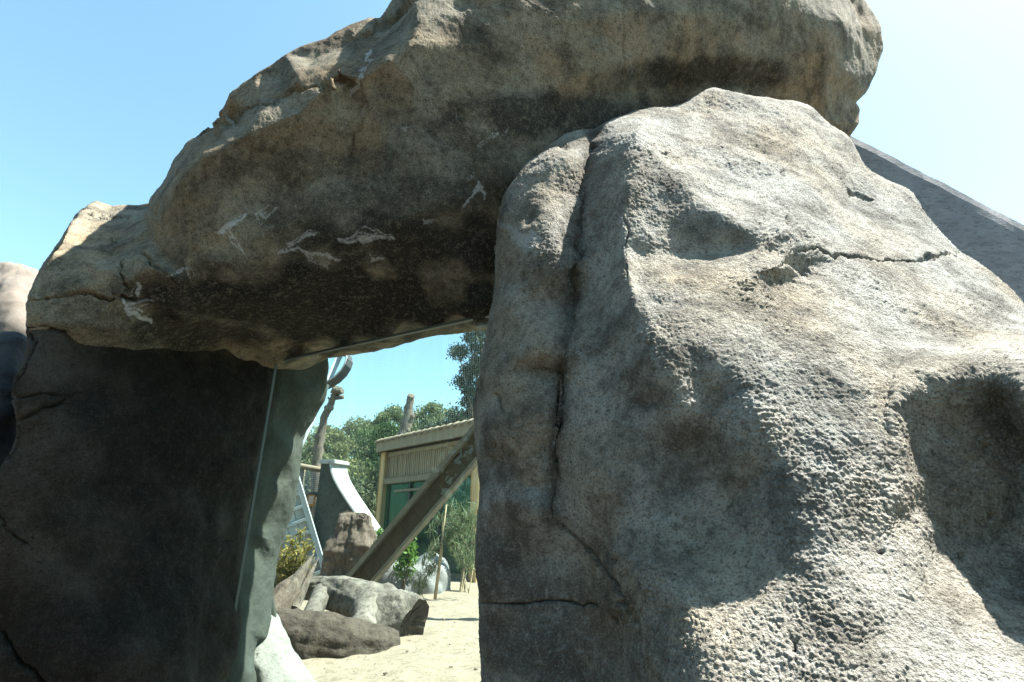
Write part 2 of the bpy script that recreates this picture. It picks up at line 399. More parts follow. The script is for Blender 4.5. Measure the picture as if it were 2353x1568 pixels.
def rock(name, label, cat, outline, inner, mat, levels=5, back=(.35, .9), inset=(8, 45), yback=None,
         amps=((.5, .05), (.16, .018), (.05, .006)), grain=((.016, .0035),), cracks=(), pits=(), white=(), dark=(), warm=(), sharp=1, seed=1, group=None, wobble=7, px=0):
    """outline / inner: (u, v, Y) picture position and distance ahead; closed solid with its own back"""
    ol = [(u, v) for u, v, _ in outline]; n = len(ol)
    pts = [Vector((u, v)) for u, v in ol] + [Vector((u, v)) for u, v, _ in inner]
    res = delaunay_2d_cdt(pts, [(i, (i+1) % n) for i in range(n)], [], 0, 1e-4)
    cv, cf, orig = res[0], res[2], res[3]
    allp = list(outline)+list(inner)
    W = []
    for c, og in zip(cv, orig): W.append(at(*allp[og[0]]) if og else None)
    idx_of = {}
    for i, og in enumerate(orig):
        for o_ in og: idx_of[o_] = i
    tris = []
    for f in cf:
        if len(f) != 3 or any(W[i] is None for i in f): continue
        c = (cv[f[0]]+cv[f[1]]+cv[f[2]])/3
        if in_poly(c, ol):
            a, b, d = [cv[i] for i in f]
            if (b-a).cross(d-a) > 0: f = (f[0], f[2], f[1])
            tris.append(tuple(f))
    V = [tuple(p) if p is not None else (0, 0, 0) for p in W]
    area = sum(ol[i-1][0]*ol[i][1]-ol[i][0]*ol[i-1][1] for i in range(n))
    sgn = 1 if area > 0 else -1
    rings = [[idx_of[i] for i in range(n)]]
    ymax = yback if yback is not None else max(p[2] for p in outline)+back[1]
    for r, (bk, ins) in enumerate(zip(back, inset)):
        ring = []
        for i in range(n):
            p, q, s_ = Vector(ol[i-1]), Vector(ol[i]), Vector(ol[(i+1) % n])
            d1 = (q-p).normalized(); d2 = (s_-q).normalized(); tn = (d1+d2)
            if tn.length < .2: tn = d1
            tn.normalize(); nn = Vector((-tn.y, tn.x))*sgn
            pos = q+nn*ins; Y = outline[i][2]+bk
            if r == 1: Y = max(Y-.2, ymax) if yback is None else max(outline[i][2]+.25, ymax)
            ring.append(len(V)); V.append(tuple(at(pos.x, pos.y, Y)))
        rings.append(ring)
    for a, b in zip(rings, rings[1:]):
        for i in range(n):
            j = (i+1) % n
            q = (a[i], a[j], b[j], b[i])
            if sgn > 0: tris += [(q[0], q[2], q[1]), (q[0], q[3], q[2])]
            else: tris += [(q[0], q[1], q[2]), (q[0], q[2], q[3])]
    cpt = len(V); V.append(tuple(np.mean([V[i] for i in rings[-1]], axis=0)))
    for i in range(n):
        j = (i+1) % n; a, b = rings[-1][i], rings[-1][j]
        tris.append((a, cpt, b) if sgn > 0 else (a, b, cpt))
    V = np.array(V, float); T = np.array(tris, np.int64)
    used = np.unique(T); mp = np.full(len(V), -1); mp[used] = np.arange(len(used)); V = V[used]; T = mp[T]
    fn = 0
    bm = bmesh.new(); vs = [bm.verts.new(p) for p in V]
    for f in T:
        try: bm.faces.new([vs[i] for i in f])
        except ValueError: pass
    bmesh.ops.recalc_face_normals(bm, faces=bm.faces); bm.verts.index_update()
    T = np.array([[v.index for v in f.verts] for f in bm.faces], np.int64); bm.free()
    c = V - V.mean(0)
    if np.einsum('ij,ij->i', c[T[:, 0]], np.cross(c[T[:, 1]], c[T[:, 2]])).sum() < 0: T = T[:, ::-1]
    for k in range(levels): V, T = loop_subdiv(V, T, k < sharp)
    if px: V, T = refine(V, T, px)
    Nn = normals(V, T)
    B = V.copy()
    for k, (sc, am) in enumerate(amps): V = V + Nn*(fbm(B, sc, 2, seed+k*31)*am)[:, None]
    Nn = normals(V, T); uv = project(B)
    uv = uv + np.stack([noise(B, .06, seed+5), noise(B, .06, seed+6)], 1)*wobble + np.stack([noise(B, .018, seed+7), noise(B, .018, seed+8)], 1)*wobble*.5
    for pl, wd, dp in cracks:
        d, fr = poly_dist(uv, pl)
        ww = wd*(.65+.5*noise(B, .09, seed+11)); ww = np.maximum(ww, 1.2)
        taper = np.clip(np.minimum(fr, 1-fr)*8+.25, 0, 1)
        V = V - Nn*(dp*np.exp(-(d/ww)**2)*taper)[:, None]
    for u, v, r, dp in pits:
        d = np.linalg.norm(uv-np.array((u, v)), axis=1)
        V = V - Nn*(dp*np.exp(-(d/r)**2))[:, None]
    front = Nn[:, 1] < .6
    Nn = normals(V, T)
    for sc, am in grain:
        g = 1.6*np.abs(noise(B, sc, seed+71))+.5*noise(B, sc*.55, seed+73)+.4*noise(B, sc*2.3, seed+74)
        big = .55+.75*np.clip(noise(B, .22, seed+75)+.4, 0, 1)
        V = V + Nn*(np.where(front, g*am*big, 0))[:, None]
    A = {}
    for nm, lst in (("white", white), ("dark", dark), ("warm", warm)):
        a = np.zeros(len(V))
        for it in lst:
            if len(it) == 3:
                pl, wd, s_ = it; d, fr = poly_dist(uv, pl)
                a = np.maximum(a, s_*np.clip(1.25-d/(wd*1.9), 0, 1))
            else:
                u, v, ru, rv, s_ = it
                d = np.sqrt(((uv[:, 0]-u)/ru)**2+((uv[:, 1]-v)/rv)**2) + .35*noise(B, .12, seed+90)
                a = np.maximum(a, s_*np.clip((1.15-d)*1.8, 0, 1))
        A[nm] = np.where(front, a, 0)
    base = np.array([V[:, 0].mean(), V[:, 1].mean(), max(V[:, 2].min(), 0)])
    o = obj_np(name, V, T, mat, None, base, True, A)
    return tag(o, label, cat, group)

FOOT = 4400   # below the picture, where near rock meets the ground
def wisps(lst, seed=12):
    r = random.Random(seed); out = []
    for pl, wd, st in lst:
        P = np.array(pl, float); n = 4 if wd >= 5 else 3
        for k in range(n):
            f0 = r.uniform(0, .35); f1 = r.uniform(.6, 1.0) if k else 1.0
            if k == 0: f0 = 0
            t = np.linspace(f0, f1, 9)*(len(P)-1); i = np.minimum(t.astype(int), len(P)-2); g = (t-i)[:, None]
            q = P[i]*(1-g)+P[i+1]*g
            q = q+np.cumsum([[r.gauss(0, 1.6), r.gauss(0, 1.6)] for _ in q], axis=0)+np.array([r.gauss(0, wd*.7), r.gauss(0, wd*.7)])*(k > 0)
            out.append((q.tolist(), wd*(.75 if k == 0 else r.uniform(.28, .55)), st*r.uniform(.75, 1.0)))
    return out
def foot(u, Y): 
    """picture position of the ground point at distance Y under column u (approximately)"""
    zy = (-EYE-.08)/Y
    dy = (zy*CP-SP)/(CP+zy*SP); y = CP-dy*SP
    return dy, y
def gp(x, y, z=-.1):
    q = project(np.array([[x, y, z]]))[0]; return (q[0], q[1], y)

# ---- right pillar
ol = [(1112,1568,1.85),(1112,1450,1.85),(1108,1360,1.82),(1099,1290,1.82),(1107,1200,1.84),(1112,1130,1.86),(1098,1060,1.9),(1090,1000,1.9),(1091,900,1.9),(1103,800,1.92),(1114,720,1.93),(1129,640,1.93),(1138,560,1.93),(1148,490,1.93),(1163,450,1.95),(1200,388,2.0),(1250,342,2.05),(1290,304,2.1),(1330,287,2.08),(1363,290,2.12),(1400,268,2.05),(1480,247,2.1),(1565,232,2.15),(1605,208,2.2),(1640,194,2.2),(1690,210,2.2),(1760,211,2.25),(1830,224,2.3),(1872,248,2.3),(1912,288,2.3),(1952,318,2.3),(1992,388,2.25),(2090,426,2.25),(2122,466,2.2),(2162,526,2.15),(2222,596,2.1),(2292,648,2.0),(2356,704,1.95),(2480,820,1.75),(2680,1000,1.5)]
ol += [gp(2.1, 1.35), gp(1.7, .95), gp(1.2, .95), gp(.6, 1.0), gp(.15, 1.25), gp(-.15, 1.85)]
inn = [ # left lobe
 (1225,470,1.78),(1290,370,1.84),(1185,560,1.76),(1170,700,1.74),(1160,850,1.70),(1150,1000,1.68),(1230,620,1.70),(1225,780,1.66),(1215,930,1.63),(1210,1060,1.64),(1165,1120,1.70),(1230,1170,1.62),(1270,500,1.76),(1285,620,1.70),(1262,800,1.64),(1245,980,1.61),
 # crease
 (1358,330,1.99),(1345,430,1.90),(1330,560,1.83),(1312,700,1.78),(1292,850,1.735),(1280,1000,1.70),(1275,1120,1.675),(1280,1200,1.66),
 # dark lower left
 (1160,1220,1.78),(1150,1330,1.76),(1230,1300,1.74),(1330,1300,1.66),(1200,1420,1.74),(1330,1420,1.64),(1180,1540,1.74),(1320,1560,1.62),(1410,1480,1.55),(1440,1600,1.5),(1250,1700,1.6),
 # between crease and ridge
 (1400,310,1.90),(1430,300,1.86),(1395,420,1.78),(1385,560,1.70),(1370,720,1.65),(1350,860,1.61),(1340,1000,1.58),(1345,1130,1.54),(1400,850,1.56),(1420,700,1.56),(1430,960,1.52),(1400,1080,1.49),
 # main ridge
 (1470,300,1.80),(1466,360,1.70),(1440,430,1.66),(1425,490,1.625),(1432,560,1.59),(1448,650,1.50),(1470,740,1.45),(1500,820,1.40),(1535,885,1.36),(1580,950,1.34),
 # upper lit slope
 (1560,290,1.98),(1560,370,1.80),(1570,420,1.69),(1640,260,2.10),(1650,340,1.93),(1640,420,1.77),(1760,270,2.14),(1760,350,1.98),(1740,430,1.82),(1850,300,2.16),(1880,370,2.06),(1900,440,1.96),(1980,470,2.06),(2030,520,1.98),
 # hollow under it, ridge two
 (1512,392,1.715),(1600,455,1.64),(1700,505,1.60),(1765,541,1.575),(1478,540,1.605),(1475,590,1.62),(1540,520,1.64),(1540,585,1.645),(1610,520,1.635),(1605,582,1.645),(1700,572,1.615),(1782,572,1.59),(1470,632,1.55),(1550,627,1.56),(1640,616,1.56),(1730,606,1.55),(1800,606,1.50),
 (1800,470,1.70),(1835,525,1.60),(1870,620,1.58),(1830,640,1.585),
 (1950,560,1.78),(2070,580,1.86),(2150,600,1.90),(2000,640,1.66),(2120,690,1.68),(2230,690,1.76),(2300,760,1.62),(1900,700,1.49),
 # second lit band
 (1540,640,1.50),(1620,640,1.50),(1720,640,1.505),(1600,720,1.42),(1700,720,1.43),(1800,720,1.46),(1560,790,1.37),(1650,800,1.355),(1760,800,1.37),(1880,790,1.38),(2000,760,1.47),(2100,790,1.50),(2200,800,1.50),
 # big hollow
 (1600,870,1.365),(1680,860,1.34),(1480,920,1.455),(1480,1000,1.475),(1480,1090,1.46),(1560,1040,1.43),(1640,960,1.385),(1640,1060,1.405),(1600,1130,1.415),(1520,1170,1.42),(1700,1130,1.37),(1680,1210,1.36),(1600,1220,1.37),
 # ridge three
 (1715,905,1.305),(1745,975,1.255),(1780,1040,1.225),(1805,1110,1.205),(1812,1180,1.195),(1800,1250,1.19),(1760,1310,1.205),(1690,1345,1.225),(1600,1345,1.26),(1530,1330,1.30),
 (1440,1180,1.45),(1430,1280,1.42),(1450,1370,1.38),(1480,1450,1.34),(1500,1540,1.28),
 (1850,870,1.31),(1950,880,1.31),(2050,880,1.35),(1860,980,1.25),(1960,1000,1.25),(2030,960,1.28),(1900,1100,1.205),(1990,1120,1.21),(1900,1220,1.165),(2000,1240,1.175),(1900,1340,1.12),(2020,1380,1.115),(1800,1380,1.15),(1700,1430,1.165),(1600,1440,1.20),(1650,1550,1.12),(1800,1520,1.08),(1950,1500,1.06),(1850,1650,1.02),(1650,1680,1.06),(2000,1640,1.0),
 # brow and deep hollow at the right
 (2040,960,1.262),(2070,900,1.275),(2160,865,1.275),(2270,850,1.25),(2360,870,1.17),(2480,930,.97),(2045,1040,1.25),(2100,990,1.30),(2190,965,1.31),(2320,960,1.31),(2085,1055,1.285),(2180,1080,1.30),(2300,1080,1.305),(2400,1080,1.27),(2055,1150,1.20),(2100,1170,1.255),(2200,1200,1.275),(2320,1220,1.285),(2085,1270,1.17),(2140,1290,1.23),(2230,1320,1.23),(2350,1370,1.22),(2110,1400,1.125),(2200,1430,1.11),(2300,1480,1.08),(2150,1540,1.03),(2300,1600,.98),(2450,1200,1.16),(2480,1350,1.08),(2500,1500,1.02),(2560,1080,1.12),(2640,1250,1.0),(2700,1500,.95),(2200,1750,.92),(2500,1750,.90),(1500,1800,1.15)]
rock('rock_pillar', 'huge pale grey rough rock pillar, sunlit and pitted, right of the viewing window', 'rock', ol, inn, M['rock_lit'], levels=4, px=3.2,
     back=(.25, .6), inset=(10, 60), yback=2.62, amps=((.55, .02), (.2, .008), (.06, .0035)), grain=((.0065, .0017), (.0125, .0027)), seed=3,
     cracks=[([(1362,285),(1352,360),(1340,440),(1334,520),(1325,600),(1312,700),(1300,800),(1290,880),(1283,960),(1280,1040),(1276,1120)], 13, .016),
             ([(1362,290),(1355,340),(1347,400)], 5, .02), ([(1330,560),(1322,640),(1314,700)], 6, .015),
             ([(1283,960),(1281,1000),(1280,1040),(1276,1120),(1275,1200)], 3.5, .012),
             ([(1275,1200),(1310,1240),(1350,1280),(1390,1330),(1415,1390),(1450,1440),(1480,1568)], 5, .025),
             ([(1112,1378),(1170,1390),(1230,1385),(1300,1380),(1360,1400)], 4, .018),
             ([(1835,566),(1880,572),(1920,590),(1960,600),(2010,604),(2060,608),(2120,600),(2200,588)], 5, .028),
             ([(1428,495),(1440,520),(1436,560),(1442,610),(1436,640)], 5, .015),
             ([(1140,905),(1150,925),(1160,945)], 4, .02), ([(1950,430),(1990,450),(2010,460)], 6, .02)],
     pits=[(1830,600,26,.05),(1865,610,22,.03),(1800,402,7,.02),(1815,500,6,.015),(1440,610,7,.02),(1295,330,14,.02),(1140,1022,6,.015),(1218,500,16,.018),(1960,445,12,.02),(1500,920,26,.018),(1825,1490,9,.03),(2020,1270,6,.02),(2250,1030,10,.02),(2265,1190,7,.015),(2210,1280,6,.015),(1530,350,6,.02),(1490,355,6,.02),(1310,740,14,.012),(1400,1285,9,.02),(1470,350,5,.012),(1400,1430,8,.02)],
     white=wisps([([(1150,515),(1185,535),(1195,550),(1210,552),(1240,552)], 13, 1), ([(1188,540),(1200,556),(1222,552)], 16, 1), ([(1277,1205),(1280,1225)], 5, .5)]),
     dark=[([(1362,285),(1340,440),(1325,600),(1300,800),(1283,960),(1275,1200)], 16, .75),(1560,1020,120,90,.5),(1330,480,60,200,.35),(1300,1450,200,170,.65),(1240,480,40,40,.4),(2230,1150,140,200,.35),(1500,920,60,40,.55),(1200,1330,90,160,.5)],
     warm=[(1200,650,110,330,.5),(1190,980,80,130,.75),(1350,1050,120,110,.5),(1440,420,80,90,.5),(1760,720,120,60,.35),(1760,1010,60,60,.4),(1300,650,60,160,.4)])

# ---- the great overhanging rock
def glass_y(u, v):
    p = at(u, v, 1.0); k = p.x          # ray x = k*Y ; plane (x+1.45)*.444+(y-3.04)*.896 = 0
    return (3.04*.896-1.45*.444)/(k*.444+.896)
ol = [(55,700,1.95),(62,668,1.95),(84,620,2.0),(118,572,2.05),(150,532,2.25),(186,490,2.6),(205,484,2.7),(222,464,2.9),(255,478,2.95),(345,480,3.0),(352,462,2.5),(380,425,2.4),(402,370,2.38),(440,318,2.35),(470,296,2.35),(508,246,2.10),(528,216,2.05),(580,170,2.01),(650,116,1.99),(692,96,1.99),(745,82,2.0),(800,52,2.02),(845,36,2.05),(870,36,2.15),(890,6,2.05),(905,-14,2.0),(1000,-90,1.88),(1200,-110,1.88),(1500,-100,1.99),(1750,-80,2.24),(1900,-50,2.58),(1985,-14,2.85),(2006,22,3.0),(2030,64,3.05),(2030,112,3.1),(2017,172,3.1),(1992,216,3.1),(1968,236,3.1),(1976,250,3.15),(1974,284,3.15),(1957,308,3.15),(1945,322,3.2),
      (1850,360,2.95),(1650,390,2.6),(1450,470,2.4),(1300,600,2.35),(1210,735,2.42),(1150,762,2.68),(1105,769,2.72),(1050,775,2.8),(1000,776,2.85),(930,792,2.95),(900,801,3.02),(860,812,3.1),(800,816,3.2),(752,822,3.3),(700,845,3.25),(640,855,3.1),(500,840,2.8),(300,820,2.3),(180,800,2.08),(60,770,1.96)]
inn = [ # left end, sunlit shelf
 (120,620,1.98),(160,560,2.13),(195,592,2.03),(200,530,2.42),(222,500,2.66),(250,545,2.34),(290,520,2.54),(330,495,2.75),(150,640,1.98),(200,660,1.98),(250,620,2.0),(300,570,2.1),(345,525,2.28),
 (90,690,1.95),(180,682,1.97),(260,690,2.0),(330,700,2.08),(110,745,1.94),(200,755,1.98),(300,765,2.12),(420,770,2.4),(540,790,2.75),
 (300,640,1.99),(340,610,1.97),(325,590,2.06),(380,660,2.06),(350,560,2.1),
 # brow ridge
 (370,500,2.050),(400,440,1.970),(420,404,1.910),(473,352,1.850),(520,328,1.830),(564,310,1.810),(628,274,1.790),(684,252,1.770),(735,205,1.740),(762,187,1.730),(800,192,1.830),(825,176,1.780),(895,133,1.730),(937,98,1.730),(956,52,1.770),(951,0,1.82),(960,-40,1.86),
 # bevel above
 (440,360,2.020),(500,290,1.990),(560,240,1.990),(600,248,1.860),(640,180,2.010),(690,190,1.850),(720,140,1.990),(760,165,1.820),(790,110,1.990),(830,130,1.890),(870,80,1.970),(900,50,1.990),(930,20,1.930),
 # face
 (430,470,1.94),(450,540,1.95),(520,420,1.92),(560,500,1.95),(620,360,1.90),(660,440,1.95),(720,320,1.88),(780,260,1.85),(790,380,1.95),(860,290,1.92),(880,420,1.97),(950,200,1.86),(980,320,1.93),(1050,100,1.86),(1080,230,1.92),(1100,0,1.87),(1180,120,1.94),(1200,-30,1.89),(1300,60,1.97),(1320,180,2.06),(1430,20,2.0),(1450,140,2.16),(1420,90,2.10),(1580,30,2.13),(1600,130,2.32),(1740,40,2.33),(1760,130,2.48),(1880,40,2.51),(1910,110,2.62),(1915,0,2.6),(1945,60,2.64),(1900,180,2.72),(1960,170,2.82),(1990,60,2.86),(1990,130,2.92),
 # dark recess below
 (1200,250,2.0),(1280,250,2.12),(1400,220,2.26),(1550,200,2.46),(1700,190,2.6),(1820,210,2.72),(1900,270,2.88),(1130,330,2.0),(1230,330,2.12),(1500,300,2.45),
 # lip
 (420,640,2.02),(470,600,1.99),(520,610,2.02),(570,640,2.1),(610,602,2.06),(660,585,2.06),(720,570,2.06),(790,555,2.05),(860,535,2.03),(930,505,2.02),(1000,470,2.01),(1060,440,2.02),(1110,410,2.04),
 (600,540,1.98),(700,500,1.98),(820,470,1.99),(950,420,1.98),(1050,370,1.98),
 # underside
 (500,690,2.18),(600,690,2.22),(600,740,2.5),(700,640,2.16),(720,720,2.48),(850,610,2.18),(870,690,2.42),(1000,560,2.16),(1000,650,2.32),(1100,520,2.18),(1110,640,2.3),*[(u, v, glass_y(u, v)-d_) for u, v, d_ in ((1050,712,.09),(930,736,.09),(800,762,.09),(690,786,.09),(1120,700,.09),(1100,737,.012),(1000,756,.012),(900,775,.012),(800,795,.012),(700,814,.012))],(420,720,2.16),(1180,450,2.14)]
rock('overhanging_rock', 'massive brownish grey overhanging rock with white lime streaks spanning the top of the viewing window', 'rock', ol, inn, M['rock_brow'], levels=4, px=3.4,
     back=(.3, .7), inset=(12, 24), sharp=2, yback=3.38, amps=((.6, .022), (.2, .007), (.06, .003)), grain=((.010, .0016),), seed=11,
     cracks=[([(470,270),(560,245),(620,230),(680,200),(740,184),(780,180),(812,190)], 5, .03),
             ([(60,692),(100,690),(150,678),(200,675),(250,682),(300,690),(345,690)], 5, .035),
             ([(60,752),(100,755),(140,768),(190,785)], 4, .02),
             ([(812,190),(835,230),(830,280),(810,330),(800,370)], 6, .012),
             ([(1440,-20),(1428,60),(1430,140),(1425,200)], 4, .007),
             ([(265,590),(280,630),(275,650),(300,670)], 7, .035), ([(325,585),(350,600),(380,630),(400,650)], 6, .03),
             ([(185,492),(215,500),(260,505),(300,505)], 6, .03), ([(230,560),(260,548),(290,540)], 4, .02),
             ([(440,315),(480,285),(520,268),(545,250)], 9, .05), ([(800,85),(850,70),(900,45),(930,20),(950,0)], 11, .04)],
     pits=[(1060,5,20,.03),(530,262,20,.03),(1070,430,14,.012)],
     white=wisps([([(850,115),(840,150),(820,180),(810,205)], 5, 1),([(835,240),(838,270)], 4, .8),([(835,290),(810,340),(795,380)], 5, .6),
            ([(500,535),(530,510),(560,492)], 7, 1),([(520,520),(560,570),(572,585)], 4, .9),([(505,530),(540,565)], 4, .8),([(580,495),(620,480)], 5, .9),([(590,500),(615,525)], 4, .8),
            ([(640,580),(680,575),(720,592),(768,600)], 5, .9),([(660,570),(690,540),(730,535)], 5, 1),([(775,555),(840,545),(910,537)], 6, 1),([(700,590),(760,605)], 6, .8),
            ([(845,580),(855,590),(885,588),(850,595)], 4, .9),([(975,505),(995,508)], 5, .9),([(1065,465),(1085,440),(1100,420),(1110,440)], 5, 1),([(1100,340),(1140,310),(1175,300)], 7, .7),([(1070,420),(1085,395)], 5, .7),([(1090,370),(1180,330)], 5, .5),
            ([(380,640),(410,622),(430,618),(435,635)], 4, 1),([(285,695),(300,715),(330,730),(358,740)], 6, 1),([(290,700),(315,703),(345,698)], 5, .9),([(312,655),(314,675)], 5, 1),
            ([(505,255),(530,280),(540,285)], 5, .8),([(690,395),(750,400),(790,410)], 5, .45),([(920,295),(935,297)], 4, .7),([(1000,280),(1015,280)], 4, .5)]),
     dark=[(860,470,230,90,.6),(980,560,300,90,.9),(1300,270,260,70,.85),(760,700,480,110,1.0),(450,770,260,50,.9),(1120,380,90,110,.6),(1640,170,240,45,.75),(900,380,90,60,.4),(1090,60,60,60,.3),(250,740,180,40,.45),(850,110,60,40,.35)],  # real dark patches, plus painted shade over the underside
     warm=[(620,350,200,90,.7),(1080,160,90,140,.7),(840,330,50,80,.8),(1350,110,70,120,.5),(430,520,90,60,.5)])

# ---- left dark pillar up to the glass
ol = [(44,735,1.95),(48,800,1.92),(30,880,1.90),(32,925,1.90),(38,965,1.93),(22,1030,1.93),(2,1090,1.93),(-60,1200,1.95),(-160,1400,1.98)]
ol += [gp(-2.2,2.0), gp(-1.85,2.3), gp(-1.45,2.9), gp(-1.42,3.15)]
ol += [(512,1568,3.1),(530,1470,3.1),(548,1370,3.1),(565,1270,3.1),(583,1170,3.1),(600,1070,3.1),(618,970,3.1),(636,870,3.1),(650,800,3.1),(640,760,3.05),(400,745,2.45),(180,725,2.02)]
inn = [(80,820,1.92),(120,900,1.98),(80,960,1.95),(120,1050,2.0),(80,1150,1.97),(60,1300,2.0),(40,1450,2.05),(200,850,2.1),(220,980,2.12),(220,1100,2.15),(200,1250,2.12),(180,1400,2.12),(160,1560,2.1),
 (330,830,2.32),(330,950,2.32),(330,1080,2.34),(320,1230,2.3),(300,1400,2.26),(290,1560,2.22),(460,850,2.6),(460,980,2.58),(450,1120,2.58),(430,1280,2.52),(410,1430,2.5),(400,1560,2.48),(560,850,2.84),(560,960,2.82),(540,1100,2.8),(510,1250,2.76),(490,1400,2.76),(460,1560,2.74)]
rock('rock_pillar', 'dark rock pillar in deep shade left of the viewing window', 'rock', ol, inn, M['rock_dark'], levels=4, px=7,
     back=(.1, .4), inset=(6, 45), yback=3.1, amps=((.6, .04), (.22, .02), (.08, .008)), grain=((.014, .0025),), seed=21,
     cracks=[([(32,910),(90,908),(150,906),(180,905)], 4, .02),([(40,968),(90,950),(130,930),(150,915)], 7, .03),([(40,968),(30,1020),(15,1060),(0,1095)], 6, .03),([(0,1450),(40,1500),(75,1540),(110,1575)], 8, .03),([(0,1180),(5,1215),(30,1235),(65,1250)], 4, .02),([(500,1240),(530,1245),(555,1255)], 4, .012),([(60,752),(75,790),(55,850),(40,880)], 5, .03)],
     pits=[(260,1130,40,.03)], dark=[(440,980,300,280,.9),(400,1350,260,260,.8),(150,1480,190,190,.7),(180,1150,110,110,.5)], warm=[(110,1130,80,90,.6),(300,1150,90,60,.4),(430,1380,90,120,.4)], white=[])  # dark ellipses paint deeper shade over the wall
# ---- inner jamb rock behind the glass
ol = [(620,790,3.12),(596,930,3.12),(572,1070,3.12),(546,1220,3.12),(522,1360,3.12),(492,1530,3.12),(440,1700,3.12)]
ol += [gp(-1.5,3.3,.3), gp(-1.0,3.5,.3), (588,1640,3.4)]
ol += [(596,1568,3.42),(590,1500,3.45),(592,1482,3.45),(614,1470,3.5),(629,1420,3.55),(632,1345,3.58),(638,1305,3.6),(652,1250,3.6),(667,1200,3.6),(679,1160,3.58),(686,1110,3.56),(688,1075,3.55),(693,1040,3.54),(700,1000,3.54),(726,960,3.52),(750,900,3.46),(753,868,3.42),(758,790,3.4)]
inn = [(690,900,3.24),(662,1020,3.27),(645,1130,3.30),(618,1240,3.32),(597,1340,3.32),(575,1440,3.28),(556,1530,3.25),(722,880,3.36),(686,1000,3.42),(672,1100,3.44),(650,1200,3.46),(625,1290,3.47)]
rock('jamb_rock', 'greenish grey rock jamb just behind the glass, its lower end in sunlight', 'rock', ol, inn, M['rock_jamb'], levels=4,
     back=(.12, .3), inset=(6, 30), yback=3.6, amps=((.5, .02), (.15, .01), (.05, .003)), grain=((.02, .002),), seed=27)

# ---- pale boulder foot inside the glass
ol = [(552,1540,3.42),(568,1500,3.45),(598,1468,3.5),(617,1390,3.72),(642,1406,3.76),(664,1448,3.74),(672,1488,3.7),(704,1528,3.65),(734,1572,3.6),(765,1640,3.55)]
ol += [gp(-.95,3.4,.35), gp(-1.25,3.25,.35), gp(-1.6,3.3,.35)]
inn = [(596,1530,3.40),(640,1470,3.56),(645,1540,3.46),(690,1572,3.48),(620,1620,3.36),(690,1660,3.4)]
rock('pale_rock', 'pale sunlit rock foot on the sand just behind the glass', 'rock', ol, inn, M['rock_foot'], levels=4, back=(.15, .4), inset=(6, 25), amps=((.4, .03), (.12, .012)), grain=((.03, .003),), seed=31,
     cracks=[([(580,1512),(610,1490),(640,1470)], 3, .01)])

# ---- rocks beyond the left pillar
ol = [(-420,640,6.5),(-200,612,6.5),(-60,604,6.5),(20,603,6.5),(50,612,6.5),(82,630,6.5),(120,700,6.5),(150,820,6.4)]
ol += [gp(-4.9,6.2,-.1), gp(-7,5.6,-.1), gp(-10,5.8,-.1)]
inn = [(-150,720,6.1),(-20,700,6.0),(30,680,6.1),(60,760,6.0),(-60,820,5.9)]
rock('pale_rock', 'pale pinkish sunlit rock mass standing well beyond the left dark pillar', 'rock', ol, inn, M['rock_pale'], levels=4, back=(.8, 1.8), inset=(12, 60), amps=((1.2, .1), (.4, .04), (.12, .015)), grain=(), seed=41)
ol = [(-300,800,3.4),(-120,780,3.3),(-30,770,3.2),(10,766,3.2),(40,768,3.2),(75,800,3.3),(100,900,3.3)]
ol += [gp(-2.4,3.1,-.1), gp(-3.2,2.5,-.1), gp(-4.6,2.8,-.1)]
inn = [(-60,860,2.9),(20,850,2.95),(-10,960,2.8),(-100,1000,2.7),(40,980,2.95)]
rock('dark_boulder', 'rounded dark blue grey boulder tucked behind the left dark pillar', 'rock', ol, inn, M['rock_slate'], levels=4, back=(.4, .9), inset=(10, 50), amps=((.6, .04), (.2, .02), (.07, .006)), grain=(), seed=43)

# ---- ground
def sheet(name, poly, z0, z1, mat, res=None, amp=0, seed=0):
    xs = [p[0] for p in poly]; ys = [p[1] for p in poly]
    mb = MB(); n = len(poly)
    mb.add([(x, y, z0) for x, y in poly]+[(x, y, z1) for x, y in poly], [tuple(range(n, 2*n))]+[(i, (i+1) % n, n+(i+1) % n, n+i) for i in range(n)])
    return tag(mb.build(name, mat), kind='structure')
g = MB(); g.add([(-700,-700,0),(700,-700,0),(700,700,0),(-700,700,0)], [(0,1,2,3)])
tag(g.build('ground', M['paving']), kind='structure')
xs = np.concatenate([np.linspace(-40,-8,20), np.linspace(-7.9,3,190), np.linspace(3.3,30,18)])
ts = np.concatenate([np.linspace(0,9,170), np.linspace(9.3,40,46)])
def front_y(x): return np.where(x < -.2, 2.41-(x+.2)*.4955+.14, 2.55)
X, Tt = np.meshgrid(xs, ts); Yg = front_y(X)+Tt
Pn = np.stack([X.ravel(), Yg.ravel(), np.zeros(X.size)], 1)
amp = np.clip(1.3-Tt.ravel()/14, .25, 1)
Zg = .5 + amp*(fbm(Pn, 1.3, 3, 5)*.035 + fbm(Pn, .24, 3, 9)*.016 - np.clip(noise(Pn, .17, 31)-.35, 0, 1)*.07)
Vg = np.stack([X.ravel(), Yg.ravel(), Zg], 1); nx, ny = len(xs), len(ts)
I = np.arange(nx*ny).reshape(ny, nx)
Q = np.stack([I[:-1,:-1].ravel(), I[:-1,1:].ravel(), I[1:,1:].ravel(), I[1:,:-1].ravel()], 1)
# front skirt
sk = Vg[I[0]].copy(); sk[:, 2] = -.05; Vg2 = np.concatenate([Vg, sk]); S0 = len(Vg)+np.arange(nx)
Q = np.concatenate([Q, np.stack([S0[:-1], S0[1:], I[0,1:], I[0,:-1]], 1)])
tag(obj_np('sand_ground', Vg2, Q, M['sand']), kind='structure')
sheet('grass_ground', [(-300,24),(300,24),(300,500),(-300,500)], -.02, .56, M['grass'])

